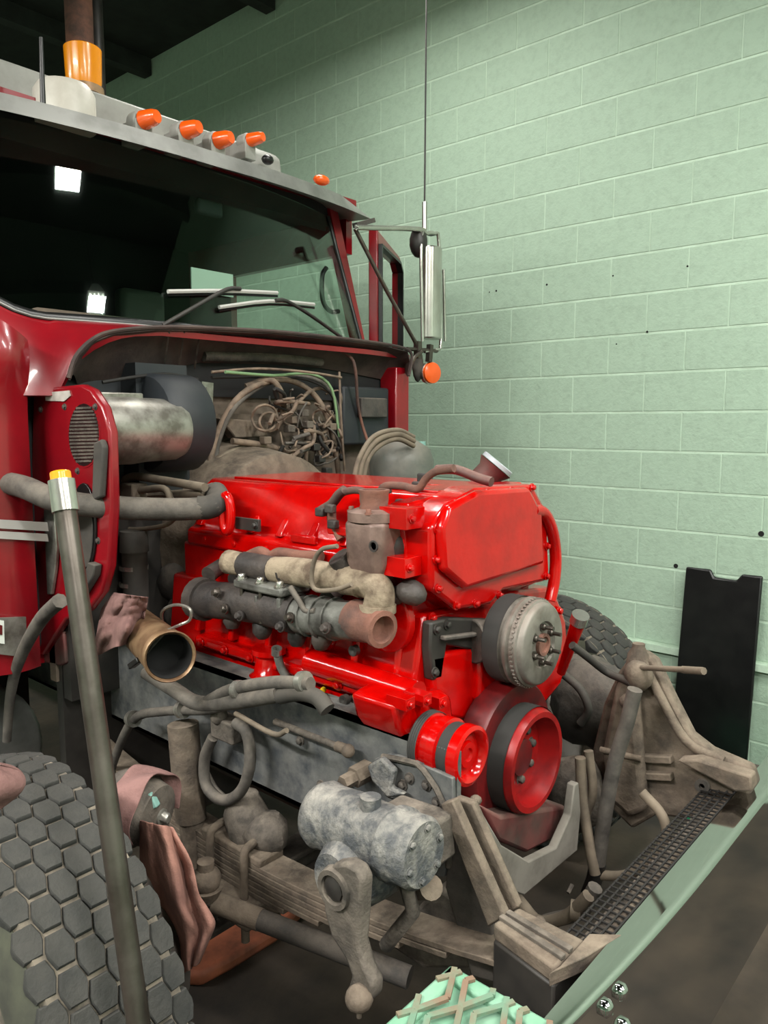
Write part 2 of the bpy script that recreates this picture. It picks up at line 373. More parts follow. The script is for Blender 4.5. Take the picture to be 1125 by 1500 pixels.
MB().lathe((1.27, 2.92, 2.12), (0, -.5, .85), [(.19 - .19, .23), (.012, .245), (.024, .23), (.012, .215), (0, .23)], 28, False).cyl((1.27, 2.92, 2.12), (1.27, 2.82, 1.95), .05, .03).bar((1.05, 2.92, 2.12), (1.49, 2.92, 2.12), .03, .012).build('steering_wheel', 'black_plastic', cabo)
p = P(312, 414, Y=2.55); MB().box(p + V((-.10, 0, -.045)), p + V((.10, .006, .045))).build('paper_sheet', 'paper', cabo)
MB().tube([P(478, 392, Y=2.78), P(472, 405, Y=2.78), P(473, 440, Y=2.78), P(484, 456, Y=2.78), P(496, 456, Y=2.78)], .012, 8).build('grab_handle', 'black_plastic', cabo)
p = P(305, 305, Y=2.62); MB().box(p + V((-.06, -.02, -.03)), p + V((.06, .015, .03))).build('dash_screen', 'blue_black', cabo, .01)
a0, a1 = V(ws(1, 0)), V(ws(1, 1)); MB().bar(a0 + V((.03, .03, -.06)), a1 + V((.03, .03, .08)), .05, .05, V((0, 1, 0))).build('windshield_pillar', 'cab_red', cabo)
a0, a1 = V(ws(0, 0)), V(ws(0, 1)); MB().bar(a0 + V((-.05, .03, -.2)), a1 + V((-.05, .03, .08)), .10, .05, V((0, 1, 0))).build('windshield_pillar', 'cab_red', cabo)

# visor with clearance lights
def vis(prof):
    rings = []
    for i in range(25):
        x = .82 + (2.80 - .82) * i / 24; e = (x - 1.8) / .98
        sh = .13 * e * e; tp = 1 - .75 * max(0, (x - 2.55) / .25)
        rings.append([V((x, 2.37 + sh + dy, 2.73 + .03 * max(0, e) + dz * (tp if dz > 0 else 1))) for dy, dz in prof])
    return MB().loft(rings)
vz = lab(vis([(0, 0), (.02, .058), (.10, .085), (.36, .16), (.36, .13), (.10, .035), (.012, .004)]).build('sun_visor', 'alu', T), 'pale aluminium sun visor')
MB().box((.85, 2.64, 2.72), (2.70, 2.72, 2.83)).build('roof_header', 'interior', cabo)
for x, y, big in [(211, 176, 1), (273, 191, 1), (320, 206, 1), (367, 205, .8)]:
    p = P(x, y, Y=2.52); b = MB()
    b.lathe(p + V((0, .055, -.002)), (0, -1, 0), [(0, .02 * big), (.0, .04 * big), (.04, .04 * big), (.05, .036 * big)], 16)
    b.box(p + V((-.034 * big, .0, -.075)), p + V((.034 * big, .10, 0)))
    mo = b.build('marker_light', 'cab_grey', vz, .004)
    lab(MB().lathe(p + V((0, .005, 0)), (.25, -1, .05), [(0, .033 * big), (.05, .028 * big), (.066, .022 * big), (.068, 0)], 16).build('light_lens', 'orange_lens', vz), 'orange lens')
p = P(471, 264, Y=2.62); lab(MB().ball(p, .045, (1, .7, .5)).build('light_lens', 'orange_lens', vz), 'low orange clearance lens')
p = P(392, 234, Y=2.68); MB().ball(p, .03, (1, .8, .7)).build('horn_cap', 'black_plastic', vz)
p = P(95, 158, Y=2.62); MB().lathe(V((p.x, p.y, 2.80)), (0, 0, 1), [(0, .10), (.11, .10), (.135, .085), (.14, .05), (.14, 0)], 24).build('roof_dome', 'pale_plastic', vz)
a, b = P(63, 152, Y=2.45), P(60, 55, Y=2.45); MB().cyl(a, b, .009, .006, 8).build('stub_antenna', 'black_plastic', vz)
p0, p1 = P(0, 91, Y=2.9), P(378, 196, Y=2.9)
rb = MB().prism([(.86, 2.9, 2.86), (.86, 2.90, 3.08), (.86, 3.1, 3.1), (.86, 3.55, 3.1), (.86, 3.6, 2.86)], (p1.x - .86, 0, 0)).build('roof_box', 'cab_grey', T, .008)
p = P(365, 205, Y=2.84); MB().prism([(2.20, 2.72, 2.85), (2.20, 2.74, 3.0), (2.20, 2.80, 3.03), (2.20, 2.9, 3.03), (2.20, 2.9, 2.85)], (p1.x - 2.20, 0, 0)).build('light_shroud', 'cab_grey', rb, .02)
p = P(122, 98, Y=3.02); x = p.x
be = MB().lathe((x, 3.02, 3.10), (0, 0, 1), [(0, .075), (.03, .075), (.035, .06)], 24).build('beacon_light', 'brass', T)
lab(MB().lathe((x, 3.02, 3.125), (0, 0, 1), [(0, .062), (.03, .068), (.15, .072), (.155, .066), (.155, 0)], 28).build('beacon_lens', 'amber', be), 'amber beacon lens')
st = [P(120, 130, Y=4.3), P(118, -60, Y=4.3)]
ex = lab(MB().cyl(V((st[0].x, 4.3, 1.0)), V((st[0].x, 4.3, 4.55)), .075, n=24).build('exhaust_stack', 'rust', T), 'rusty vertical exhaust stack')
MB().cyl(V((st[0].x + .12, 4.34, 1.0)), V((st[0].x + .12, 4.34, 4.55)), .045, n=18).build('stack_bracket_pipe', 'black_metal', ex)

# wipers
for pts, bl in (([(238, 477), (290, 447), (332, 424), (352, 423)], [(246, 427), (330, 426), (406, 429)]), ([(500, 494), (455, 462), (420, 441), (404, 440)], [(321, 450), (395, 441), (460, 446)])):
    def on(q, off):
        z = 2.2; y = 2.4
        for _ in range(8): w = P(*q, Y=y); y = .5 * y + .5 * (wsy(w.x, w.z) - off)
        return P(*q, Y=y)
    ar = MB().tube([on(q, .03) for q in pts], .008, 8, 3).build('wiper', 'black_metal', T)
    MB().tube([on(q, .018) for q in bl], .008, 6, 3).build('wiper_blade', 'stripe', ar)
    MB().tube([on((q[0], q[1] + 5), .010) for q in bl], .005, 6, 3).build('wiper_rubber', 'black_plastic', ar)

# cowl under the windshield, red corner of the cab, hood flange
def cowl(u, v):
    x = .95 + (2.86 - .95) * u
    a = V((x, wsy(x, wzb(min(max(x, WX0 + .02), WX1 - .02))) - .012, wzb(min(max(x, WX0 + .02), WX1 - .02)) - .022))
    zb = 2.085 + .015 * u if x > 1.45 else 2.085 - .20 * (1 - math.sqrt(max(0, 1 - ((1.45 - x) / .30) ** 2))) if x > 1.16 else 1.88
    b = V((x, 2.26 + .05 * max(0, (x - 2.5) / .3) + .10 * min(1, max(0, (1.24 - x) / .2)), zb))
    r = a.lerp(b, v); r.y -= .02 * math.sin(v * math.pi) * max(0, min(1, (1.5 - x) / .3)); return r
MB().sheet(cowl, 40, 8, .02).build('cowl', 'cab_red', T)
def corner(u, v):
    x = .70 + .36 * u; z = 1.04 + (1.08 - .12 * max(0, (x - .95) / .18)) * v
    y = 2.345 + .22 * max(0, (.88 - x) / .18) ** 2 - .05 * math.exp(-((x - 1.0) / .10) ** 2 - ((z - 2.0) / .09) ** 2) + .012 * math.sin(x * 30) + .02 * max(0, (z - 2.1))
    return (x, y, z)
cc = lab(MB().sheet(corner, 24, 30, .02).build('cab_corner', 'cab_red', T), 'crimson front corner of the cab')
for a, b in ((762, 778), (779, 793)):
    q = [P(-30, a - 3, Y=2.325), P(68, a + 3, Y=2.325), P(70, b, Y=2.325), P(-30, b - 6, Y=2.325)]
    lab(MB().prism(q, (0, -.006, 0)).build('silver_stripe', 'stripe', cc), 'silver trim bar')
q = [P(-25, 905, Y=2.33), P(36, 903, Y=2.33), P(38, 962, Y=2.33), P(-25, 955, Y=2.33)]; MB().prism(q, (0, -.01, 0)).build('kick_plate', 'zinc', cc)
q = [P(-8, 907, Y=2.315), P(5, 909, Y=2.315), P(6, 943, Y=2.315), P(-8, 941, Y=2.315)]; MB().prism(q, (0, -.004, 0)).build('sticker', 'paper', cc)
q = [P(-6, 914, Y=2.310), P(3, 916, Y=2.310), P(3, 930, Y=2.310), P(-6, 928, Y=2.310)]; MB().prism(q, (0, -.003, 0)).build('sticker_print', 'engine_red_dull', cc)
top = [(100, 556), (104, 540), (113, 520), (135, 499), (165, 487), (230, 481), (300, 482), (400, 487), (490, 496), (560, 505), (597, 514), (602, 530), (598, 552)]
bot = [(112, 562), (125, 558), (140, 556), (160, 555), (185, 552), (245, 540), (290, 530), (390, 532), (470, 538), (510, 545), (555, 554), (580, 558), (590, 556)]
TP = pp(top, Y=2.245); BP = [P(a, b, Y=2.40) for a, b in bot]
def fl(u, v):
    k = u * (len(TP) - 1); i = min(int(k), len(TP) - 2); f = k - i
    return TP[i].lerp(TP[i + 1], f).lerp(BP[i].lerp(BP[i + 1], f), v) + V((0, 0, .025 * math.sin(v * 3.1416)))
hf = lab(MB().sheet(fl, 48, 5, .006).build('hood_flange', 'flange_brown', T), 'dusty brown hood landing flange')
MB().tube([p + V((0, -.004, .004)) for p in TP], .007, 6, 4).build('flange_lip', 'flange_brown', hf)
for a in (240, 262, 285):
    MB().bar(P(a + 8, 484, Y=2.25), P(a, 540, Y=2.385), .006, .004).build('flange_rib', 'dusty', hf)
fw = lab(MB().box((1.14, 2.42, .95), (2.86, 2.46, 2.16)).build('firewall', 'firewall', T), 'grimy brown firewall')
MB().box((1.15, 2.395, 1.45), (1.60, 2.42, 2.10)).build('firewall_shade', 'blue_black', fw)  # dark panel put in to blacken the left of the firewall
MB().box((1.60, 2.405, 1.90), (2.84, 2.42, 2.12)).build('firewall_shade', 'interior', fw)  # dark strip painting the shade of the recess under the flange
MB().tube(pp([(298, 522), (400, 524), (470, 531)], Y=2.37), .02, 8).build('flange_channel', 'dusty', fw)
MB().lathe((1.86, 2.10, 1.36), (0, 1, 0), [(0, .29), (.02, .33), (.33, .38)], 36).build('bell_housing', 'dusty_tan', fw)
MB().prism(pp([(320, 612), (395, 618), (392, 640), (345, 642), (338, 632)], Y=2.30), (0, .05, 0)).build('firewall_bracket', 'dusty_tan', fw, .005)
MB().bar(P(308, 612, Y=2.36), P(500, 612, Y=2.36), .02, .03).build('firewall_rib', 'dusty_tan', fw)
MB().bar(P(303, 560, Y=2.33), P(302, 592, Y=2.33), .05, .012, V((0, 1, 0))).bar(P(301, 588, Y=2.34), P(298, 690, Y=2.34), .03, .02, V((0, 1, 0))).lathe(P(303, 572, Y=2.32), (0, -1, 0), [(0, .012), (.012, .012)], 10).build('hanger_strap', 'zinc', fw)
MB().box(P(503, 565, Y=2.33), P(570, 650, Y=2.33) + V((0, .07, 0))).build('vent_box', 'blue_black', fw, .01)
MB().box(P(530, 582, Y=2.30), P(568, 612, Y=2.30) + V((0, .03, 0))).build('vent_cover', 'dusty_dark', fw, .006)
pz = P(580, 545, Y=2.33); MB().box(V((P(573, 600, Y=2.33).x, 2.30, 1.2)), V((P(592, 600, Y=2.33).x, 2.40, pz.z + .02))).build('cowl_post', 'cab_red', fw, .006)
# wiring on the firewall
W_ = [([(304, 700), (314, 648), (338, 596), (372, 566), (418, 556), (456, 574), (480, 612), (492, 664), (497, 702)], .012, 'wire_tan'),
      ([(312, 696), (322, 640), (346, 594), (388, 563), (440, 552), (478, 566), (496, 606), (500, 670)], .010, 'hose'),
      ([(360, 566), (395, 556), (412, 575), (415, 604), (404, 628)], .012, 'wire_tan'),
      ([(300, 698), (330, 668), (378, 653), (420, 664), (440, 690), (446, 706)], .016, 'hose_tan'),
      ([(340, 646), (385, 652), (415, 662), (452, 690), (462, 706)], .012, 'wire_tan'),
      ([(330, 545), (400, 550), (455, 548), (486, 570), (497, 640)], .006, 'wire_green'),
      ([(310, 553), (380, 552), (450, 556), (490, 585), (495, 650)], .006, 'wire_black'),
      ([(310, 545), (380, 540), (450, 545), (500, 553)], .005, 'wire_tan'),
      ([(500, 515), (515, 525), (521, 545), (524, 590), (530, 620), (538, 645)], .007, 'rust'),
      ([(497, 545), (499, 600), (502, 650), (505, 690)], .005, 'wire_tan'),
      ([(150, 560), (200, 552), (250, 548), (290, 556)], .006, 'wire_black')]
for c in ((394, 618, 14), (480, 658, 13), (470, 612, 12), (388, 612, 19)):
    W_.append(([(c[0] + c[2] * math.cos(a / 8 * 6.3), c[1] + c[2] * math.sin(a / 8 * 6.3)) for a in range(9)], .005, 'wire_tan'))
for i in range(36):
    x, y = random.uniform(405, 495), random.uniform(570, 660); q = [(x, y)]
    for k in range(4): x += random.uniform(-24, 24); y += random.uniform(-8, 26); q.append((min(max(x, 395), 500), min(y, 705)))
    W_.append((q, random.choice((.004, .006, .008)), random.choice(('wire_tan', 'wire_tan', 'wire_black', 'hose'))))
for i, (q, r, m) in enumerate(W_):
    yy = 2.30 - .08 * random.random()
    MB().tube([P(a, b, Y=yy + .02 * math.sin(k * 1.7 + i)) for k, (a, b) in enumerate(q)], r, 8, 4).build('wire', m, fw)
for x, y in ((430, 615), (445, 605), (425, 628), (452, 622), (486, 625), (462, 655), (470, 672), (455, 640), (480, 690), (390, 645)):
    p = P(x, y, Y=2.24); MB().box(p + V((-.018, -.012, -.014)), p + V((.018, .02, .014))).build('connector', random.choice(('dusty_tan', 'black_metal', 'dusty')), fw, .003)
# reservoir bottle and coil of hoses
b0 = P(588, 680, Y=2.12)
bt = lab(MB().lathe((b0.x, b0.y, 1.45), (0, 0, 1), [(0, .12), (.02, .135), (.19, .14), (.24, .125), (.275, .07), (.29, .03), (.29, 0)], 20).build('coolant_bottle', 'bottle', T), 'dark grey-green coolant bottle')
p = P(617, 660, Y=2.08); MB().cyl(p, p + V((0, 0, .04)), .02).build('bottle_cap', 'teal', bt)
for r, w in ((0, .013), (7, .011), (-6, .010)):
    MB().tube(pp([(524 + r, 706), (532 + r, 672), (552 + r * .7, 645 + r), (582, 636 + r), (606, 646 + r)], Y=2.0), w, 8).build('hose_coil', 'hose_tan', bt)

# air heater drum beside the firewall
ab = MB().lathe((1.42, 2.28, 1.80), (1, 0, 0), [(0, .155), (.015, .165), (.16, .165), (.175, .15)], 32).box((1.40, 2.3, 1.55), (1.60, 2.41, 2.0)).build('blower_housing', 'blue_black', T)
c0 = P(200, 630, Y=2.19)
lab(MB().lathe((1.155, 2.19, c0.z), (1, 0, 0), [(0, .105), (.15, .108), (.20, .102), (.30, .100), (.325, .09), (.325, 0)], 28).build('blower_motor', 'zinc', ab), 'dull metal motor can')
MB().box((1.18, 2.16, c0.z + .08), (1.34, 2.24, c0.z + .115)).build('motor_strap', 'zinc', ab, .004)

# red side panel with louver
XP = 1.12
out = [(48, 570), (118, 563), (133, 570), (150, 596), (160, 632), (163, 740), (158, 830), (148, 868), (128, 895), (95, 908), (62, 960), (40, 955)]
sp = lab(MB().prism(pp(out, X=XP), (.03, 0, 0)).build('side_panel', 'cab_red', T, .008), 'red side panel with an oval louver')
def ov(cx, cy, rx, ry, n=24, X=XP): return [P(cx + rx * math.cos(6.2832 * i / n), cy + ry * math.sin(6.2832 * i / n), X=X) for i in range(n)]
MB().prism(ov(123, 637, 25, 49), (-.0012, 0, 0)).build('louver_ring', 'cab_red', sp)
lv = MB().prism(ov(123, 637, 22, 46, X=XP - .001), (-.001, 0, 0)).build('louver_recess', 'black_plastic', sp)
for i in range(16):
    y = 598 + i * 5.2; w = 21 * math.sqrt(max(.05, 1 - ((y - 637) / 46) ** 2))
    MB().bar(P(123 - w, y, X=XP - .003), P(123 + w, y - 1, X=XP - .003), .004, .006).build('louver_slat', 'dusty', sp)
MB().prism(ov(124, 775, 19, 68, X=XP - .001), (-.006, 0, 0)).build('lamp_opening', 'black_plastic', sp, .002)
MB().prism(ov(126, 780, 11, 52, X=XP - .007), (-.004, 0, 0)).build('opening_gasket', 'rubber', sp, .002)
MB().prism(pp([(145, 648), (156, 643), (160, 655), (156, 728), (142, 734)], X=XP - .002), (-.018, 0, 0)).build('rubber_block', 'rubber', sp, .006)
MB().prism(pp([(126, 868), (140, 822), (150, 826), (148, 842), (130, 872)], X=XP - .002), (-.025, 0, 0)).build('rubber_wedge', 'rubber', sp, .004)
MB().prism(pp([(69, 745), (84, 748), (88, 800), (86, 830), (80, 870), (74, 870), (72, 820)], X=XP - .002), (-.012, 0, 0)).build('latch_strip', 'zinc', sp, .003)
MB().prism(pp([(68, 575), (102, 572), (104, 580), (95, 588), (68, 587)], X=XP - .001), (-.003, 0, 0)).build('bare_patch', 'white_paint', sp)
MB().prism(pp([(44, 945), (92, 925), (96, 972), (88, 976), (48, 968)], X=XP + .02), (.06, 0, 0)).build('panel_foot', 'maroon', sp, .006)
for q in ((95, 596), (140, 596), (114, 690), (60, 600), (76, 790), (144, 792)):
    MB().bolt(P(*q, X=XP), (-1, 0, 0), .007, .006).build('panel_bolt', 'dusty_dark', sp)
fl2 = MB().tube(pp([(88, 880), (62, 905), (38, 945), (22, 985), (14, 1030), (10, 1085)], X=.98), lambda u: .022 - .008 * u, 8).build('fender_strap', 'hose', sp)

# far door, standing open
dh, do_ = V((2.86, 2.52, 0)), V((3.30, 2.72, 0)); dd = (do_ - dh); dn = V((-dd.y, dd.x, 0)).normalized() * .045
def dpt(u, z): return dh + dd * u + V((0, 0, z))
zt0, zt1 = P(535, 350, Y=2.55).z, P(578, 384, Y=2.70).z
dr = MB()
outer = [dpt(0, 1.15), dpt(1, 1.15), dpt(1, zt1 - .02), dpt(.85, zt1 + .03), dpt(.0, zt0 + .05)]
inner = [dpt(.05, 2.08), dpt(.86, 2.08), dpt(.86, zt1 - .05), dpt(.76, zt1 - .01), dpt(.05, zt0 - .02)]
dr.prism([outer[0], outer[1], dpt(1, 2.08), dpt(0, 2.08)], dn)
o2 = [dpt(0, 2.08), dpt(1, 2.08), outer[2], outer[3], outer[4]]
for i in range(5):
    j = (i + 1) % 5
    if i: dr.prism([o2[i], o2[j], inner[j], inner[i]], dn)
door = lab(dr.build('cab_door', 'cab_red', T, .004), 'far cab door standing open')
sl = MB()
for i in range(1, 5):
    j = (i + 1) % 5; c = (dpt(.47, 2.35)); sl.bar(inner[i] - dn * .1, inner[j] - dn * .1, .014, .03, dn)
sl.build('door_seal', 'black_plastic', door)

# mirror on the far side
mi = V(P(632, 430, Y=2.38)); mx, my = mi.x, 2.38
def mp(x, y, dy=0): return P(x, y, Y=my + dy)
mh = MB(); zt, zb = mp(632, 362).z, mp(632, 497).z
mh.loft([[V((mp(632, 430).x + .062 * math.cos(a), my + .045 * math.sin(a), z)) for a in [6.2832 * i / 20 for i in range(20)]] for z in (zb, zt)])
mr = lab(MB().tube([mp(522, 333), mp(560, 334), mp(600, 335), mp(622, 337)], .012, 8).build('side_mirror', 'chrome_dull', T), 'chrome tow mirror with round amber lamp')
lab(mh.build('mirror_head', 'chrome_dull', mr, .008), 'tall polished mirror back')
MB().tube([mp(619, 500), mp(617, 352), mp(625, 342), mp(637, 342), mp(643, 356), mp(646, 495), mp(640, 512), mp(622, 515)], .009, 8, 3).build('mirror_loop', 'chrome_dull', mr)
MB().tube([mp(650, 395), mp(652, 500)], .008, 8, 1).build('mirror_bar', 'chrome_dull', mr)
MB().tube([mp(520, 335, .05), mp(566, 425), mp(612, 508)], .010, 8, 1).build('mirror_strut', 'steel', mr)
MB().tube([mp(596, 511), mp(640, 514)], .010, 8, 1).bar(mp(612, 500), mp(612, 525), .03, .03).bar(mp(630, 505), mp(628, 530), .025, .025).build('mirror_clamp', 'steel', mr)
MB().tube([mp(618, 515, -.02), mp(606, 525, -.02), mp(598, 545, -.02)], .009, 8).build('mirror_stay', 'steel', mr)
MB().ball(mp(613, 355, .03), .075, (.6, .6, 1.0), 14).build('convex_mirror', 'black_metal', mr)
MB().ball(mp(612, 535, .05), .07, (.5, .35, 1.2), 14).build('lower_mirror', 'dusty_dark', mr)
p = mp(630, 546); MB().lathe(p + V((.02, .035, 0)), (-.25, -1, 0), [(0, .03), (.01, .056), (.035, .058)], 20).build('lamp_body', 'chrome_dull', mr)
lab(MB().lathe(p + V((.012, .001, 0)), (-.25, -1, 0), [(0, .054), (.012, .052), (.02, .03), (.022, 0)], 20).build('lamp_lens', 'orange_lens', mr), 'round orange lens')
an = mp(622, 335); MB().cyl(mp(622, 336), mp(622, 296), .012, n=10).build('antenna_spring', 'chrome_dull', mr)
MB().cyl(mp(622, 300), mp(625, -40), .005, .004, 6).build('whip_antenna', 'black_metal', mr)
MB().box(mp(606, 332), mp(640, 345) + V((0, .04, 0))).build('antenna_mount', 'black_metal', mr, .004)
MB().bar(mp(520, 330, .02), mp(546, 323, .02), .03, .02).build('arm_bracket', 'dusty_dark', mr)

# ------------------------------------------------------------------ engine
XE = 1.75
eng = lab(MB().prism([(1.44, 1.2, .92), (1.42, 1.2, 1.02), (1.45, 1.2, 1.30), (2.06, 1.2, 1.30), (2.10, 1.2, 1.0), (2.06, 1.2, .92)], (0, 1.0, 0)).build('engine', 'engine_red', T, .012), 'freshly painted bright red diesel engine')
def E_(m, name, mt='engine_red', bev=0.): return m.build(name, mt, eng, bev)
def ybox(y0, y1, prof): return MB().prism([(x, y0, z) for x, z in prof], (0, y1 - y0, 0))
E_(ybox(1.18, 2.16, [(1.47, 1.29), (1.47, 1.41), (2.05, 1.41), (2.05, 1.29)]), 'cylinder_head', bev=.008)
E_(ybox(1.16, 2.12, [(1.455, 1.405), (1.455, 1.455), (1.485, 1.47), (1.53, 1.595), (1.56, 1.618), (1.97, 1.618), (2.0, 1.59), (2.05, 1.45), (2.05, 1.405)]), 'valve_cover', bev=.01)
for i in range(7): E_(MB().prism([(1.468, 1.28 + i * .13, 1.47), (1.468, 1.31 + i * .13, 1.47), (1.50, 1.305 + i * .13, 1.52), (1.50, 1.285 + i * .13, 1.52)], (.02, 0, 0)), 'cover_rib', bev=.004)
for i in range(6): E_(MB().bolt((1.462, 1.27 + i * .15, 1.432), (-1, 0, 0), .010, .01), 'cover_bolt')
for i in range(3): E_(MB().lathe((1.66 + .11 * (i % 2), 1.28 + i * .06, 1.616), (0, 0, 1), [(0, .03), (.006, .03), (.009, .02)], 14), 'cover_boss')
E_(MB().box((1.60, 1.2, 1.617), (1.93, 2.05, 1.624)), 'cover_top_plate', bev=.003)
p = P(365, 768, X=1.45); E_(MB().box(p + V((-.006, -.05, -.018)), p + V((.004, .06, .018))).bolt(p + V((-.006, -.035, 0)), (-1, 0, 0), .008), 'bracket_plate', 'black_metal', .003)
for a, b in ((445, 790), (500, 778)): p = P(a, b, X=1.465); E_(MB().box(p + V((-.006, -.05, -.012)), p + V((.01, .05, .012))), 'name_pad', bev=.004)
p = P(332, 752, X=1.42); E_(MB().tube([p + V((0, .02 * math.cos(a), .055 * math.sin(a))) for a in [i * .5236 for i in range(13)]], .014, 8, 2), 'lifting_eye')
# front gear cover, two steps deep
FP = [(632, 772), (655, 740), (700, 715), (781, 709), (802, 748), (806, 838), (801, 852), (737, 866), (720, 886), (671, 894), (632, 864)]
E_(MB().prism(pp(FP, Y=1.10), (0, .10, 0)), 'front_cover', bev=.012)
RP = [(659, 742), (703, 719), (777, 714), (796, 751), (799, 826), (684, 863), (652, 836), (648, 775)]
E_(MB().prism(pp(RP, Y=1.075), (0, .03, 0)), 'cover_panel', bev=.012)
BP_ = [(589, 770), (598, 738), (648, 724), (700, 712), (765, 706), (790, 745), (797, 850), (672, 902), (628, 890), (598, 845)]
E_(MB().prism(pp(BP_, Y=1.175), (0, .06, 0)), 'gear_housing', bev=.008)
for a, b, w, h in ((603, 760, 24, 30), (600, 832, 20, 28)):
    p = P(a, b, Y=1.13); s = .0017; E_(MB().box(p + V((-w * s / 2, -.0, -h * s / 2)), p + V((w * s / 2 + .03, .09, h * s / 2))).bolt(p + V((-.0, -.0, 0)), (0, -1, 0), .008), 'mount_ear', bev=.006)
for q in ((667, 738), (714, 722), (749, 719), (779, 714), (797, 756), (801, 800), (800, 844), (731, 872), (697, 884), (668, 887), (642, 862), (640, 776), (639, 820)):
    E_(MB().bolt(P(*q, Y=1.098), (0, -1, 0), .008, .010), 'front_bolt')
E_(MB().tube(pp([(781, 748), (797, 752), (809, 778), (814, 815), (812, 850), (806, 880)], Y=1.09), .018, 10), 'side_pipe')
E_(MB().bar(P(786, 750, Y=1.09), P(776, 748, Y=1.12), .05, .04), 'pipe_flange', bev=.006)
# lower timing housing
LP_ = [(622, 900), (672, 890), (735, 868), (812, 860), (830, 910), (834, 965), (822, 1004), (795, 1036), (760, 1075), (690, 1085), (640, 1070), (600, 1040), (612, 960)]
E_(MB().prism(pp(LP_, Y=1.15), (0, .10, 0)), 'timing_housing', bev=.012)
E_(MB().prism(pp([(706, 950), (745, 940), (762, 1010), (700, 1030)], Y=1.10), (0, .06, 0)), 'timing_rib', bev=.012)
E_(MB().prism(pp([(632, 960), (700, 948), (712, 1060), (640, 1050)], Y=1.12), (0, .06, 0)), 'timing_pad', bev=.012)
for q in ((632, 905), (628, 1010), (640, 1032), (818, 895), (826, 975), (690, 1000), (708, 975)): E_(MB().bolt(P(*q, Y=1.145), (0, -1, 0), .010, .012), 'front_bolt')
# red accessory drive (pump) with grooved pulley
AP = [(577, 1035), (600, 1020), (650, 1012), (662, 1020), (668, 1070), (640, 1120), (600, 1092), (585, 1070)]
E_(MB().prism(pp(AP, Y=1.08), (0, .14, 0)), 'pump_housing', bev=.012)
for q in ((600, 1032), (625, 1026), (648, 1030), (646, 1062)):
    p = P(*q, Y=1.05); E_(MB().box(p + V((-.012, 0, -.014)), p + V((.02, .06, .014))).bolt(p, (0, -1, 0), .007), 'pump_lug', bev=.004)
E_(MB().cyl(P(600, 1062, Y=1.18), P(640, 1075, Y=1.07), .05, .05, 20), 'pump_barrel')
pc = P(692, 1108, Y=.93)
E_(MB().lathe((pc.x, 1.06, pc.z), (0, -1, 0), [(0, .04), (0, .072), (.02, .072), (.022, .066), (.045, .066), (.047, .072), (.07, .072), (.073, .062), (.10, .062), (.104, .069), (.128, .069), (.132, .06), (.128, .052), (.112, .047), (.112, .032), (.120, .029), (.120, .016), (.114, .013), (.114, 0)], 36), 'pump_pulley')
for y0, y1, r in ((1.062, 1.038, .0735), (.988, .958, .0640)):
    lab(E_(MB().lathe((pc.x, y0, pc.z), (0, -1, 0), [(k * (y0 - y1) / 8, r + .001 if k % 2 else r - .0006) for k in range(9)], 36, False), 'ribbed_band', 'belt'), 'grey ribbed band')
# crank damper and pulley
dc = P(757, 1104, X=XE)
lab(E_(MB().lathe((XE, 1.11, dc.z), (0, -1, 0), [(0, .02), (0, .192), (.012, .198), (.062, .198), (.072, .19), (.072, .12), (.064, .11), (.064, 0)], 48), 'crank_damper', 'engine_red_dull'), 'heavy damper wheel with red overspray')
cz = P(783, 1115, X=XE).z
E_(MB().lathe((XE, 1.05, cz), (0, -1, 0), [(0, .04), (0, .138), (.012, .143), (.06, .143), (.08, .135), (.08, .12), (.02, .108), (.012, .03), (.012, 0)], 44), 'crank_pulley', 'maroon_bright')
lab(E_(MB().lathe((XE, 1.042, cz), (0, -1, 0), [(k * .006, .1455 if k % 2 else .1437) for k in range(10)], 44, False), 'ribbed_band', 'belt'), 'grey ribbed band')
E_(MB().lathe((XE, 1.036, cz), (0, -1, 0), [(0, .05), (.02, .05), (.022, .045), (.022, 0)], 20), 'pulley_hub', 'engine_red_dull')
for i in range(8):
    a = i * .7854 + .2; E_(MB().bolt((XE + .073 * math.cos(a), 1.036, cz + .073 * math.sin(a)), (0, -1, 0), .011, .014), 'pulley_bolt', 'dusty_dark')
# fan hub on its bracket
hc = P(814, 948, X=XE); hx, hz = hc.x, hc.z
hub = E_(MB().lathe((hx, 1.085, hz), (0, -1, 0), [(0, .05), (0, .112), (.01, .117), (.05, .117), (.056, .108), (.064, .108), (.07, .120), (.078, .120), (.083, .112), (.092, .112), (.095, .116), (.104, .116), (.107, .110), (.118, .108), (.123, .102), (.1235, .062), (.117, .058), (.117, 0)], 48), 'fan_hub', 'hub_metal')
E_(MB().lathe((hx, 1.08, hz), (0, -1, 0), [(k * .0072, .1195 if k % 2 else .1176) for k in range(8)], 48, False), 'ribbed_band', 'belt')
E_(MB().lathe((hx, .970, hz), (0, -1, 0), [(0, .03), (.012, .03), (.012, .022), (.005, .02), (.005, 0)], 20), 'hub_bore', 'rust')
tt = MB()
for i in range(56):
    a = i * 6.28318 / 56; d_h = V((math.cos(a), 0, math.sin(a))); tt.bar(V((hx, .9905, hz)) + d_h * .113, V((hx, .9905, hz)) + d_h * .120, .005, .008, V((0, 1, 0)))
E_(tt, 'hub_tooth_ring', 'hub_metal')['kind'] = 'stuff'
for i in range(6):
    a = i * 1.0472 + .5; c = V((hx + .047 * math.cos(a), .968, hz + .047 * math.sin(a)))
    E_(MB().bolt(c, (0, -1, 0), .009, .010).cyl(c, c + V((0, -.034, 0)), .0055, n=8), 'hub_stud', 'steel')
E_(MB().prism(pp([(632, 912), (660, 905), (728, 908), (728, 946), (690, 952), (655, 945), (648, 994), (634, 998), (630, 950)], Y=1.12), (0, .03, 0)), 'hub_bracket', 'black_metal', .006)
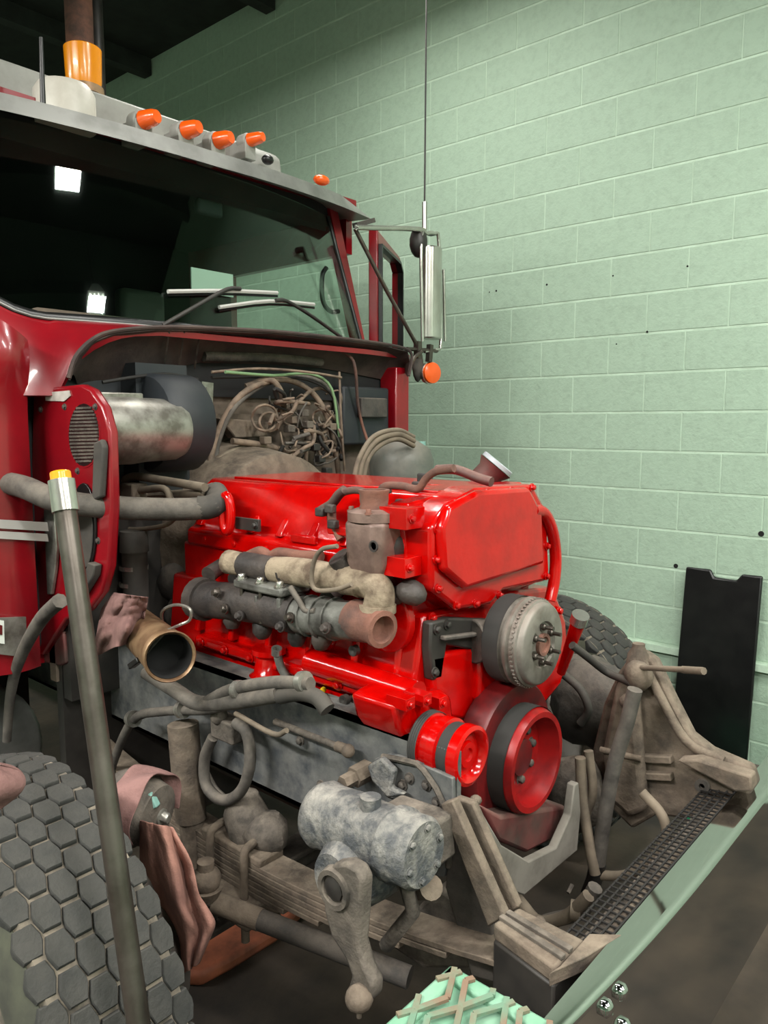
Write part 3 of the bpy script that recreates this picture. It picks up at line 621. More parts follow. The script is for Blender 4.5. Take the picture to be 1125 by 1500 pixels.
E_(MB().cyl(V((hx - .1, 1.12, hz)), V((hx, 1.09, hz)), .06, .05, 20).bar(P(648, 935, Y=1.11), P(728, 925, Y=1.11), .02, .012), 'bracket_arm', 'dusty_dark', .004)
for q in ((640, 922), (637, 985), (655, 915)): E_(MB().bolt(P(*q, Y=1.118), (0, -1, 0), .009), 'bracket_bolt', 'black_metal')
# filler tube on the far front corner
a, b = P(847, 912, Y=1.0), P(822, 985, Y=1.08)
E_(MB().tube([b, a.lerp(b, .45), a], lambda u: .014 + .008 * u, 12, 3), 'filler_tube')
E_(MB().cyl(a, a + (a - b).normalized() * .03, .026, n=16), 'filler_cap', 'chrome_dull')
# side of block
for a, b, r, h in ((570, 905, .085, .02), (470, 925, .07, .012)): E_(MB().lathe(P(a, b, X=1.45), (-1, 0, 0), [(0, r), (h, r), (h + .004, r - .006), (h + .004, 0)], 32), 'side_cover', bev=0)
E_(MB().cyl(P(455, 968, X=1.40), P(612, 1018, X=1.40), .034, n=16), 'oil_gallery')
E_(MB().box((1.39, 1.18, 1.10), (1.45, 2.0, 1.135)), 'block_ledge', bev=.01)
E_(MB().box((1.40, 1.2, .96), (1.45, 2.1, 1.0)), 'pan_rail', bev=.008)
E_(MB().lathe(P(395, 998, X=1.40), (0, 0, 1), [(0, .06), (.02, .06), (.03, .045), (.075, .038), (.085, .05), (.10, .05), (.10, 0)], 24), 'filter_head')
for i in range(5):
    y = 1.32 + .17 * i; E_(MB().prism([(1.45, y, 1.27), (1.45, y, 1.14), (1.405, y, 1.14), (1.43, y, 1.27)], (0, .025, 0)), 'block_rib', bev=.006)
for i in range(7): E_(MB().bolt((1.388, 1.24 + .12 * i, 1.118), (-1, 0, 0), .010, .012), 'block_bolt')
for q in ((522, 952), (508, 1024)): E_(MB().lathe(P(*q, X=1.385), (-1, 0, 0), [(0, .014), (.015, .014), (.015, .008), (.01, .0)], 12), 'drain_plug', 'black_metal')
E_(MB().ball(P(468, 1018, X=1.36), .014).ball(P(475, 1024, X=1.36), .012).cyl(P(468, 1018, X=1.36), P(474, 1010, X=1.40), .008), 'drain_cock', 'yellow')
E_(ybox(1.25, 2.15, [(1.47, .93), (1.5, .62), (2.0, .62), (2.05, .93)]), 'oil_pan', 'dusty_dark', .02)
E_(MB().ball(P(550, 1052, X=1.42), .09, (.5, 1.2, .7), 14, .25), 'mount_casting', 'cast_dark')
E_(MB().tube([P(407, 962, X=1.36), P(412, 978, X=1.37), P(424, 1000, X=1.38)], .012, 8), 'dip_tube', 'cast_grey')
E_(MB().lathe(P(405, 958, X=1.36), (-.2, -.3, .9), [(0, .015), (.02, .015), (.02, .010), (.0, .009)], 12), 'tube_fitting', 'chrome_dull')
# exhaust / gas pipes on the near side
XU = 1.37
def ex_(m, n, mt, b=0.): return E_(m, n, mt, b)
U = pp([(335, 823), (385, 832), (440, 838), (500, 848), (530, 856)], X=XU)
ex_(MB().tube(U, lambda u: .036 - .003 * math.sin(u * 9), 16), 'cross_pipe', 'exhaust_wrap')
ex_(MB().tube(pp([(358, 827), (385, 832), (402, 835)], X=XU), .0375, 16).tube(pp([(418, 836), (440, 838), (468, 843)], X=XU), .0375, 16), 'pipe_sleeve', 'cast_dark')
el = pp([(505, 849), (535, 853), (553, 862), (556, 878), (553, 892)], X=XU)
ex_(MB().tube(el, .038, 16), 'pipe_elbow', 'exhaust_wrap')
e2 = el[-1]; ex_(MB().cyl(e2 + V((0, 0, .012)), e2 - V((0, 0, .008)), .046), 'elbow_flange', 'exhaust_wrap')
L_ = pp([(300, 878), (370, 884), (440, 900), (500, 908), (540, 912)], X=1.36)
ex_(MB().tube(L_[:3], .055, 18).cyl(L_[0] + V((0, .03, 0)), L_[0] - V((0, .01, 0)), .065), 'manifold', 'cast_dark')
ex_(MB().tube(L_[2:], .05, 18), 'manifold_body', 'cast_grey')
for i in range(3): ex_(MB().cyl(L_[2].lerp(L_[3], .25 + i * .3), L_[2].lerp(L_[3], .28 + i * .3), .056), 'manifold_rib', 'cast_grey')
p = P(532, 909, X=1.36); ex_(MB().lathe(p + V((0, .03, 0)), (-.15, -1, -.05), [(0, .05), (.04, .05), (.05, .045), (.09, .042), (.095, .046), (.11, .046), (.112, .034), (.08, .03), (.08, 0)], 24), 'outlet_flange', 'rust')
p = P(398, 857, X=1.36); q = [p + V(d) for d in ((-.055, -.10, -.012), (.05, -.10, -.012), (.05, .10, -.012), (-.055, .10, -.012))]
fp = ex_(MB().prism(q, (0, 0, .024)), 'flange_plate', 'cast_grey', .006)
for dx, dy in ((-.04, -.08), (-.04, .0), (-.04, .08), (.03, -.08)):
    ex_(MB().bolt(p + V((dx, dy, .012)), (0, 0, 1), .011, .014), 'flange_bolt', 'chrome_dull'); ex_(MB().cyl(p + V((dx, dy, -.01)), p + V((dx, dy, -.10)), .006, n=8), 'flange_stud', 'steel')
for x, y in ((340, 905), (385, 920), (435, 930), (470, 935)): ex_(MB().ball(P(x, y, X=1.36), .028, (1, 1, 1.2), 10, .3), 'manifold_lug', 'cast_dark')
ex_(MB().tube(pp([(425, 860), (438, 880), (448, 895), (462, 895)], X=1.32), .008, 8), 'sensor_lead', 'hose')
ex_(MB().tube(pp([(494, 800), (470, 806), (458, 830), (460, 862), (490, 864), (515, 856)], X=1.31), .006, 8), 'steel_line', 'hose_tan')
ex_(MB().tube(pp([(350, 822), (380, 808), (395, 815), (410, 810), (440, 814), (470, 815)], X=1.43), .016, 8), 'port_casting', 'rust')
# canister valve
cv = P(548, 785, X=1.40); cx, cy = cv.x, cv.y; zt_, zb_ = P(548, 762, X=1.40).z, P(548, 838, X=1.40).z
ex_(MB().loft([[V((cx + sx * a, cy + sy * b, z)) for sx, sy in ((-1, -.7), (-.6, -1), (.6, -1), (1, -.7), (1, .7), (.6, 1), (-.6, 1), (-1, .7))] for z, a, b in ((zb_ - .02, .038, .04), (zb_ + .03, .055, .058), (zt_ - .01, .058, .062), (zt_, .055, .06))]), 'valve_canister', 'canister', .006)
ex_(MB().lathe((cx, cy, zt_), (0, 0, 1), [(0, .066), (.022, .066), (.024, .060), (.03, .045)], 28), 'canister_flange', 'canister')
ex_(MB().lathe((cx, cy, zt_ + .02), (0, 0, 1), [(0, .034), (.01, .037), (.02, .034), (.03, .036), (.045, .036), (.05, .039), (.056, .039), (.056, .030), (.02, .028), (.02, 0)], 24), 'canister_neck', 'rust')
for i in range(4): a = i * 1.571 + .5; ex_(MB().bolt((cx + .058 * math.cos(a), cy + .058 * math.sin(a), zt_ + .022), (0, 0, 1), .007, .01), 'canister_bolt', 'rust')
ex_(MB().lathe(P(548, 800, X=1.34), (-1, 0, 0), [(0, .014), (.004, .014), (.004, .010), (0, .009)], 16), 'canister_mark', 'cast_dark')
ex_(MB().tube([V((cx, cy, zb_)), V((cx, cy + .06, zb_ - .02)), P(495, 815, X=1.36)], .03, 12), 'canister_duct', 'cast_dark')
ex_(MB().ball(P(582, 800, X=1.43), .03, (1, .6, 1.2)), 'canister_port', 'black_metal')
ex_(MB().ball(P(600, 868, X=1.42), .035, (1, 1.2, .9), 12, .3).ball(P(578, 872, X=1.42), .03, (1, 1, .8), 12, .3), 'coolant_fitting', 'cast_dark')
for i in range(6):
    y = 1.30 + .13 * i; ex_(MB().cyl((1.47, y, 1.355), (1.40, y - .02, 1.335), .022, .026, 12), 'exhaust_port', 'cast_dark')
for i in range(9):
    ex_(MB().bolt((1.388, 1.22 + .095 * i, .98), (-1, 0, 0), .008, .01), 'pan_bolt', 'engine_red')
for x, y in ((318, 868), (330, 892), (352, 902), (412, 918), (425, 905), (478, 920)):
    p = P(x, y, X=1.30); ex_(MB().bolt(p, (-1, 0, .2), .010, .014), 'manifold_bolt', random.choice(('steel', 'cast_dark')))
ex_(MB().box(P(372, 872, X=1.31), P(384, 900, X=1.33)), 'manifold_clamp', 'cast_grey', .003)
ex_(MB().box(P(404, 876, X=1.31), P(418, 908, X=1.33)), 'manifold_clamp', 'cast_grey', .003)
# wiring along the top of the engine
for q, r in (([(498, 722), (520, 718), (540, 722)], .010), ([(470, 748), (486, 738), (497, 724), (505, 718)], .014), ([(555, 722), (565, 712), (590, 712), (612, 716), (625, 700), (640, 690), (665, 686)], .010), ([(486, 740), (486, 762), (494, 778), (500, 790)], .013), ([(640, 688), (668, 688), (700, 700), (720, 706)], .013), ([(585, 740), (590, 728), (602, 720)], .012)):
    ex_(MB().tube(pp(q, X=1.47 if q[0][0] < 560 else 1.62), r, 8), 'harness', random.choice(('rust', 'cast_dark', 'maroon')))
for x, y, X in ((484, 745, 1.45), (488, 768, 1.45), (470, 750, 1.45), (612, 712, 1.58), (620, 700, 1.60), (588, 738, 1.52), (565, 716, 1.5)):
    p = P(x, y, X=X); ex_(MB().box(p + V((-.010, -.015, -.012)), p + V((.010, .015, .012))), 'plug_connector', 'cast_dark', .004)
p = P(718, 690, X=2.05); ex_(MB().lathe(p + V((-.02, .03, -.05)), (.35, -.5, .75), [(0, .05), (.06, .045), (.085, .06), (.085, 0)], 24), 'oil_filler', 'maroon')
ex_(MB().lathe(p + V((.012, -.015, .018)), (.35, -.5, .75), [(0, .056), (.012, .056), (.014, .05), (.014, 0)], 24), 'filler_disc', 'cap_grey')

# ------------------------------------------------------------------ frame, hoses
fr = lab(MB().box((1.32, .93, .78), (1.335, 6, 1.08)).box((1.32, 1.0, 1.068), (1.40, 6, 1.08)).box((1.32, 1.0, .78), (1.40, 6, .792)).build('frame_rail', 'rail', T), 'dusty dark frame rail on the steering side')
MB().box((2.205, 1.2, .78), (2.22, 6, 1.08)).box((2.14, 1.2, 1.068), (2.22, 6, 1.08)).box((2.14, 1.2, .78), (2.22, 6, .792)).build('frame_rail', 'dusty_dark', T)
MB().prism(pp([(548, 1112), (570, 1104), (600, 1112), (663, 1140), (664, 1188), (650, 1285), (638, 1285), (634, 1205), (600, 1180), (560, 1165)], X=1.305), (.012, 0, 0)).build('gear_plate', 'rail', fr, .003)
MB().tube(pp([(560, 1108), (600, 1116), (620, 1128), (655, 1190), (657, 1270)], X=1.298), .007, 6, 2).build('plate_edge', 'dusty', fr)
p = P(528, 1133, X=1.29); MB().lathe(p + V((.03, 0, 0)), (-1, .1, -.1), [(0, .026), (.05, .026), (.05, .018), (.085, .018), (.085, 0)], 6).build('shaft_nut', 'dusty_tan', fr)
MB().prism(pp([(545, 1118), (565, 1106), (585, 1125), (580, 1150), (600, 1160), (575, 1165), (552, 1140)], X=1.292), (-.02, 0, 0)).build('gear_bracket', 'gearbox', fr, .006)
for q in ((600, 1140), (625, 1150), (640, 1175), (590, 1150), (505, 1145), (440, 1085), (470, 1150)): MB().bolt(P(*q, X=1.303), (-1, 0, 0), .009).build('frame_bolt', 'dusty_dark', fr)
MB().cyl(P(403, 1057, X=1.29), P(506, 1098, X=1.29), .009, n=10).build('link_rod', 'dusty', fr)
MB().ball(P(510, 1100, X=1.28), .017).cyl(P(494, 1093, X=1.285), P(508, 1098, X=1.285), .013).build('rod_end', 'dusty_tan', fr)
MB().cyl(P(268, 1060, X=1.24), P(280, 1200, X=1.24), .045, n=18).cyl(P(280, 1195, X=1.24), P(292, 1330, X=1.24), .036, n=18).build('shock_absorber', 'dusty_tan', fr)
MB().tube(pp([(312, 1080), (300, 1110), (302, 1150), (325, 1172), (352, 1160), (366, 1120), (362, 1075), (345, 1058)], X=1.25), .016, 10).build('air_hose', 'hose', fr)
MB().tube(pp([(285, 1095), (310, 1150), (330, 1172)], X=1.27), .012, 8).build('air_hose', 'hose', fr)
p = P(332, 1068, X=1.26); MB().box(p + V((-.02, -.05, -.03)), p + V((.04, .05, .03))).ball(p + V((-.01, .02, .035)), .025).build('air_valve', 'dusty', fr, .006)
for q, r, m in (([(150, 1180), (165, 1120), (195, 1055), (240, 1042), (300, 1040), (345, 1030)], .014, 'hose'), ([(215, 985), (255, 1010), (290, 1030), (340, 1028), (410, 1016)], .022, 'hose'),
                ([(300, 1030), (340, 1010), (400, 1000), (455, 1002)], .017, 'hose'), ([(410, 1020), (440, 1015), (465, 1022), (480, 1040)], .02, 'rubber'), ([(345, 1045), (400, 1075), (420, 1070)], .007, 'hose_tan')):
    MB().tube(pp(q, X=1.22), r, 10).build('coolant_hose', m, fr)
for q in ((195, 1054), (268, 1040), (350, 1012), (445, 1000)): p = P(*q, X=1.22); MB().cyl(p + V((0, .01, 0)), p + V((0, -.008, .004)), .026, n=14).build('hose_clamp', 'zinc', fr)
bh = lab(MB().tube([P(-40, 698, X=.98), P(30, 712, X=1.0), P(80, 732, X=1.03), P(150, 742, X=1.13), P(240, 746, X=1.28), P(300, 744, X=1.38), P(321, 735, X=1.42), P(312, 722, X=1.47)], .034, 16).build('radiator_hose', 'hose', T), 'thick grey rubber hose')
MB().tube([P(290, 744, X=1.365), P(306, 743, X=1.39), P(321, 735, X=1.42), P(316, 722, X=1.46)], .036, 16).build('hose_bend', 'rubber', bh)
for q, r, X in (([(165, 732), (178, 708), (196, 698), (240, 704), (300, 714)], .014, 1.4), ([(205, 718), (240, 716), (250, 732)], .012, 1.38), ([(215, 728), (300, 722)], .016, 1.42), ([(170, 760), (190, 775), (240, 770), (260, 755)], .008, 1.38)):
    MB().tube(pp(q, X=X), r, 8).build('heater_pipe', 'hose_tan', fr)
p = P(196, 725, X=1.38); MB().box(p + V((-.03, -.04, -.04)), p + V((.03, .04, .04))).build('heater_valve', 'dusty_tan', fr, .006)
# intake pipe with taped open end
vp = P(196, 800, X=1.36); MB_ = MB().lathe(P(196, 786, X=1.36), (0, 0, -1), [(-.02, .03), (-.02, .045), (.05, .048), (.05, .042), (.35, .042)], 20)
ip = MB_.build('intake_riser', 'rubber', T)
for y in (828, 852): p = P(196, y, X=1.36); MB().cyl(p, p - V((0, 0, .014)), .0475).build('band_clamp', 'chrome_dull', ip)
a, b = P(180, 900, X=1.32), P(249, 962, X=1.10); ax = (b - a).normalized()
lab(MB().lathe(a, ax, [(0, .05), (.05, .058), ((b - a).length - .05, .064), ((b - a).length, .069), ((b - a).length + .004, .066), ((b - a).length - .002, .060), (.05, .052), (.05, 0)], 32).build('open_pipe', 'brass', ip), 'open brass-coloured pipe end')
LN = (b - a).length; MB().lathe(a + ax * (LN - .09), ax, [(0, 0), (0, .0570), (.088, .0585)], 28, False).build('pipe_bore', 'pipe_inside', ip)
MB().tube([P(238, 915, X=1.22), P(238, 895, X=1.2), P(258, 886, X=1.2), P(278, 892, X=1.2), P(278, 908, X=1.2), P(262, 916, X=1.18), P(240, 928, X=1.11), P(206, 966, X=1.09)], .0045, 6).build('tie_wire', 'zinc', ip)
p = P(192, 976, X=1.08); MB().bar(p, P(205, 966, X=1.08), .02, .016).build('wire_plug', 'black_plastic', ip, .003)
# dark clutter behind engine side
for q, X, r in (((290, 870), 1.5, .06), ((265, 850), 1.55, .08), ((255, 800), 1.6, .06), ((290, 800), 1.55, .04), ((260, 900), 1.5, .05)):
    MB().ball(P(*q, X=X), r, (1, 1, 1.3), 12, .3).build('rear_casting', 'dusty_dark', fr)
MB().box((1.15, 2.40, .3), (1.9, 2.44, 1.1)).box((1.15, 2.34, .9), (1.62, 2.39, 1.50)).build('splash_plate_shade', 'black_metal', fr)  # upper box is black, added to darken the firewall beside the engine
MB().box((.70, 3.0, .25), (1.30, 3.04, 1.0)).build('step_panel', 'black_metal', fr)

MB().lathe((XC, 2.44, .95), (0, 1, 0), [(0, .3), (.1, .3), (.3, .2), (1.0, .18), (1.1, .08)], 20).build('unseen_transmission', 'black_metal', fr)  # out of sight, added to keep lamp light from under the truck
MB().lathe((.95, 2.75, .62), (0, 1, 0), [(0, 0), (0, .27), (.02, .29), (1.2, .29), (1.22, .27), (1.22, 0)], 28).build('unseen_fuel_tank', 'alu', fr)  # hidden tank, added to block light reaching the floor below

# ------------------------------------------------------------------ steering gear
XG = 1.13
a, b = P(468, 1190, X=XG), P(622, 1252, X=XG); ax = b - a; ln = ax.length; ax.normalize()
sg = lab(MB().lathe(a, ax, [(-.015, 0), (-.015, .05), (0, .066), (.02, .074), (.04, .070), (.10, .072), (.2, .068), (ln - .08, .068), (ln - .075, .076), (ln - .055, .076), (ln - .05, .071), (ln - .01, .072), (ln, .064), (ln, 0)], 32).build('steering_gear', 'gearbox', T), 'dust-covered steering gear housing')
p = P(543, 1172, X=1.12); MB().cyl(p - V((0, 0, .03)), p + V((0, 0, .008)), .022).build('filler_plug', 'gearbox', sg)
for i in range(6):
    x, y, z = frame(ax); an = i * 1.047 + .3; MB().bolt(b + (x * math.cos(an) + y * math.sin(an)) * .052, ax, .007, .006).build('end_bolt', 'gearbox', sg)
sc_ = P(520, 1268, X=1.10); MB().loft([[sc_ + V((dx, r * math.cos(6.2832 * i / 20), r * 1.1 * math.sin(6.2832 * i / 20))) for i in range(20)] for dx, r in ((.06, .085), (.0, .08), (-.05, .06), (-.07, .05))]).build('sector_housing', 'gearbox', sg)
MB().bar(P(560, 1210, X=1.2), P(640, 1240, X=1.2), .14, .10).build('gear_foot', 'dusty', sg, .01)
XA = 1.0
arm = pp([(472, 1300), (474, 1280), (488, 1266), (506, 1264), (522, 1274), (531, 1292), (528, 1340), (524, 1385), (534, 1420), (546, 1445), (545, 1466), (530, 1476), (512, 1472), (506, 1455), (514, 1430), (505, 1405), (484, 1372), (474, 1335)], X=XA)
pa = lab(MB().prism(arm, (.035, 0, 0)).build('pitman_arm', 'dusty', sg, .008), 'dusty drop arm')
p = P(490, 1302, X=XA); MB().lathe(p + V((.01, 0, 0)), (-1, 0, 0), [(0, .044), (.018, .040), (.018, .030), (.004, .026), (.004, 0)], 20).build('arm_boss', 'dusty', sg)
MB().lathe(p + V((.008, 0, 0)), (-1, 0, 0), [(0, .024), (.012, .024), (.016, .012), (.016, 0)], 8).build('shaft_end', 'black_metal', sg)
MB().ball(P(526, 1462, X=XA - .01), .028, (1, 1, .9), 12).cyl(P(526, 1470, X=XA), P(526, 1490, X=XA), .005).build('ball_joint', 'dusty_tan', sg)
MB().tube(pp([(595, 1295), (605, 1335), (565, 1385)], X=1.15), .016, 8, 1).build('steering_line', 'dusty', sg)
MB().cyl(P(632, 1300, X=1.18), P(600, 1300, X=1.25), .025, n=14).build('line_fitting', 'dusty_tan', sg)

# leaf spring, axle, drag link
XL = 1.27
ls = None
for k in range(6):
    y0_, y1_ = 1.62 - (.86 - .13 * k), 1.62 + (.86 - .13 * k)
    m_ = MB(); pts = []
    for q in range(17):
        y = y0_ + (y1_ - y0_) * q / 16; pts.append(V((XL, y, .615 - .0165 * k + .10 * ((y - 1.62) / .86) ** 2)))
    m_.loft([[p + V((-.042, 0, -.007)), p + V((.042, 0, -.007)), p + V((.042, 0, .007)), p + V((-.042, 0, .007))] for p in pts])
    if ls is None: ls = m_.build('leaf_spring', 'dusty_tan', T, .002)
    else: m_.build('spring_leaf', 'dusty_tan', ls, .002)
for y in (1.55, 1.70):
    MB().tube([V((XL - .056, y, .40)), V((XL - .056, y, .62)), V((XL - .04, y, .665)), V((XL + .04, y, .665)), V((XL + .056, y, .62)), V((XL + .056, y, .40))], .012, 10, 3).build('u_bolt', 'dusty_tan', ls)
MB().box((XL - .043, 1.50, .62), (XL + .043, 1.76, .645)).build('spring_plate', 'dusty_tan', ls, .006)
MB().ball(P(362, 1205, X=1.30), .085, (.8, .9, 1.0), 14, .25).ball(P(390, 1220, X=1.30), .06, (1, 1.2, .9), 12, .3).build('bump_stop', 'dusty', ls)
MB().box((XL - .09, 1.50, .46), (XL + .09, 1.76, .525)).build('spring_seat', 'dusty_tan', ls, .01)
MB().box((.84, 1.60, .42), (2.68, 1.70, .44)).box((.84, 1.635, .44), (2.68, 1.665, .50)).box((.84, 1.60, .50), (2.68, 1.70, .52)).build('front_axle', 'dusty_dark', T, .005)
a, b = P(316, 1322, X=1.12), P(600, 1432, X=1.30)
dl = lab(MB().cyl(a, b, .026, n=16).build('drag_link', 'dusty_dark', T), 'scuffed black steering link')
MB().cyl(a, a.lerp(b, .25), .0275, n=16).build('link_sleeve', 'dusty_tan', dl)
p = P(302, 1288, X=1.1); MB().ball(p, .04, (1, 1, .9)).cyl(p, p + V((0, 0, .05)), .022).lathe(p - V((0, 0, .05)), (0, 0, 1), [(0, .03), (.03, .045)], 16).build('link_ball', 'dusty_tan', dl)
# brake chamber near wheel
a, b = P(195, 1165, X=1.0), P(238, 1200, X=1.0); a.y += .04; d_ = V((.4, -1, -.12)).normalized(); b = P(236, 1196, X=1.02)
bc = MB().lathe(b - d_ * .12, d_, [(0, .0), (0, .06), (.03, .085), (.05, .085), (.055, .093), (.065, .093), (.07, .085), (.11, .075), (.12, .04), (.12, 0)], 24).build('brake_chamber', 'dusty', T)
MB().bolt(b, d_, .014, .02).build('chamber_nut', 'zinc', bc)
MB().bar(P(205, 1180, X=.98) , P(228, 1170, X=1.0), .02, .04).build('teal_tag', 'teal', bc, .004)
MB().ball(P(190, 1155, X=1.02), .06, (1, 1.2, .9), 12, .3).build('slack_adjuster', 'dusty_dark', bc)

# ------------------------------------------------------------------ wheels
def wheel(cx, cy, cz, R, w, name_label):
    wh = lab(empty('wheel', (cx, cy, 0)), name_label); wh.parent = T; wh.location = V((cx, cy, 0)) - WL[T.name]
    h = w / 2
    MB().lathe((cx - h, cy, cz), (1, 0, 0), [(.03, .29), (.0, .33), (-.012, .42), (.0, R - .045), (.02, R - .0085), (w - .02, R - .0085), (w, R - .055), (w + .012, .42), (w, .33), (w - .03, .29)], 72, False).build('tire', 'tire_groove', wh)
    MB().lathe((cx - h + .02, cy, cz), (1, 0, 0), [(0, .0), (0, .1), (.02, .29), (.05, .30), (w - .09, .30), (w - .06, .29), (w - .04, .1), (w - .04, 0)], 40).build('rim', 'white_paint', wh)
    for s, x0 in ((-1, cx - h - .001), (1, cx + h + .001)):
        MB().lathe((x0, cy, cz), (s, 0, 0), [(-.004, .335), (.013, .42), (.002, R - .05), (-.012, R - .02), (-.02, R - .025)], 72, False).build('sidewall', 'tire_side', wh)
    n, cols = (50, 6) if cx < 1 else (46, 5); pitch = 6.28318 / n; bw = w / cols
    o8 = [(-.5, -.10), (-.33, -.5), (.33, -.5), (.5, -.10), (.5, .10), (.33, .5), (-.33, .5), (-.5, .10)]
    m = MB(); lx, ly = bw * 1.10, pitch * R * .88
    ring = lambda k, z: [V((x * lx * k, y * ly * k, z)) for x, y in o8]
    m.loft([ring(1.0, -.03), ring(1.0, -.006), ring(.97, -.002), ring(.91, .0)])
    me = None
    for c in range(cols):
        for i in range(n):
            a = (i + .5 * (c % 2)) * pitch; x = cx - h + bw * (c + .5)
            rr = R - (.008 if c in (0, cols - 1) else 0)
            if me is None:
                ob = m.build('tread_block', 'tire', wh); me = ob.data
                for v in me.vertices: v.co.z -= .03
                c0 = V((0, 0, 0))
            else:
                ob = bpy.data.objects.new('tread_block', me); COL.objects.link(ob); ob.parent = wh
            tilt = (-.16 if c == 0 else .16 if c == cols - 1 else 0)
            ob.location = V((x, cy + rr * math.sin(a), cz + rr * math.cos(a))) - V((cx, cy, 0))
            ob.rotation_euler = Matrix.Rotation(-a, 3, 'X').to_euler() if not tilt else (Matrix.Rotation(-a, 3, 'X') @ Matrix.Rotation(tilt, 3, 'Y')).to_euler()
    return wh
wheel(.632, 1.62, .53, .53, .265, 'dusty front wheel on the steering side')
wheel(2.88, 1.62, .53, .53, .30, 'front wheel on the wall side')
MB().lathe((2.55, 1.62, .53), (1, 0, 0), [(0, .05), (0, .2), (.18, .21), (.2, 0)], 32).build('brake_drum', 'dusty_dark', T)
MB().lathe((.77, 1.62, .53), (1, 0, 0), [(0, .21), (.18, .2), (.18, 0)], 32).build('brake_drum', 'dusty_dark', T)
# ------------------------------------------------------------------ front end
def bump_y(x): return .506 + .06 * (min(0, x - XC) ** 2 + max(0, x - 2.25) ** 2)
bu = MB()
sec = []
for i in range(33):
    x = .50 + (3.06 - .50) * i / 32; e = (x - XC) / 1.28
    yo = bump_y(x)
    yi = max(.572, yo + .012); rb_ = .016
    arc = [V((x, yo + rb_ - rb_ * math.sin(k * .3142), .80 - rb_ + rb_ * math.cos(k * .3142))) for k in range(6)]
    sec.append([V((x, yi, .80))] + arc + [V((x, yo + .004, .36)), V((x, yo + .02, .36)), V((x, yo + .012, .78)), V((x, yi, .793))])
fb = lab(bu.loft(sec).build('front_bumper', 'chrome', T, 0, 50), 'polished chrome front bumper')
for q in ((897, 1446), (878, 1471), (901, 1497)):
    p = P(*q, Y=.535); MB().lathe(V((p.x, bump_y(p.x) + .004, p.z)), (0, -1, 0), [(0, .016), (.012, .016), (.02, .008), (.02, 0)], 12).build('bumper_bolt', 'chrome', fb)
# near front hanger: post and shelf
XH = 1.30
nh = lab(MB().prism(pp([(655, 1176), (668, 1168), (692, 1176), (760, 1330), (722, 1352)], X=XH), (.02, 0, 0)).build('spring_hanger', 'dusty_tan', T, .005), 'tan dusty hanger post beside the steering gear')
MB().prism(pp([(655, 1172), (672, 1166), (748, 1335), (724, 1350)], X=XH - .02), (-.025, 0, 0)).build('post_flange', 'dusty_tan', nh, .004)
sh = [P(722, 1352, Z=.80), P(760, 1328, Z=.80), P(856, 1376, Z=.80), P(812, 1418, Z=.80)]
MB().prism(sh, (0, 0, -.035)).build('hanger_shelf', 'dusty_tan', nh, .006)
for k in (.3, .55):
    MB().bar(sh[0].lerp(sh[1], k) + V((0, 0, .003)), sh[3].lerp(sh[2], k) + V((0, 0, .003)), .014, .010).build('shelf_rib', 'dusty', nh, .002)
MB().prism([sh[2] + V((-.10, .0, .002)), sh[2] + V((.02, 0, .002)), sh[2] + V((.06, -.05, .002)), sh[3] + V((.06, -.03, .002)), sh[3] + V((-.02, 0, .002))], (0, 0, -.03)).build('shelf_tongue', 'dusty_tan', nh, .004)
MB().prism([s + V((0, 0, -.036)) for s in sh], (0, 0, -.20)).build('hanger_box', 'black_metal', nh, .006)
MB().prism(pp([(652, 1300), (660, 1210), (720, 1350), (725, 1440), (690, 1430)], X=XH + .005), (.03, 0, 0)).build('hanger_web', 'dusty_dark', nh, .004)
MB().prism(pp([(560, 1380), (640, 1300), (670, 1320), (690, 1420), (620, 1420)], X=1.36), (.06, 0, 0)).build('hanger_rear', 'dusty', nh, .01)
for q in ((697, 1172), (735, 1355), (790, 1350)): MB().ball(P(*q, X=XH + .06), .014, (1, 1, .8)).build('hanger_bolt', 'dusty_tan', nh)
# crossmember under the crank pulley
cm = lab(MB().prism(pp([(672, 1172), (700, 1178), (735, 1238), (775, 1262), (815, 1242), (836, 1195), (842, 1150), (848, 1146), (851, 1190), (846, 1246), (768, 1312), (735, 1300), (712, 1265)], Y=.93), (0, .025, 0)).build('crossmember', 'cross_grey', T, .004), 'pale dusty plate crossmember below the crank pulley')
MB().prism(pp([(706, 1180), (735, 1195), (830, 1180), (826, 1205), (808, 1232), (772, 1250), (730, 1232)], Y=.985), (0, .14, 0)).build('front_mount', 'maroon', cm, .01)
for x in (736, 838): MB().tube(pp([(x, 1296), (x - 6, 1308)], Y=.92), .006, 6, 1).build('mount_pin', 'dusty', cm)
# far front casting
XF = 2.14
fc = lab(MB().prism(pp([(884, 1030), (905, 985), (922, 962), (940, 955), (958, 968), (985, 1025), (1012, 1078), (1040, 1100), (1100, 1126), (1108, 1150), (1080, 1190), (1000, 1200), (960, 1195), (925, 1215), (885, 1175), (862, 1120)], X=XF), (.05, 0, 0)).build('front_casting', 'dusty_tan', T, .01), 'tan dusty cast bracket at the wall-side frame end')
MB().prism(pp([(880, 1100), (900, 1000), (930, 985), (938, 1100), (945, 1190), (920, 1200), (886, 1170)], X=XF - .05), (.05, 0, 0)).build('casting_bulge', 'dusty_tan', fc, .02)
MB().tube(pp([(938, 962), (962, 1010), (1005, 1085), (1060, 1115)], X=XF - .01), .014, 8).build('casting_rib', 'dusty_tan', fc)
for y in (1110, 1135): MB().bar(P(940, y, X=XF - .01), P(985, y + 2, X=XF - .01), .03, .022).build('casting_rib', 'dusty_tan', fc, .004)
MB().tube(pp([(880, 1098), (910, 1105), (940, 1112)], X=XF - .05), .010, 8).build('casting_rib', 'dusty_tan', fc)
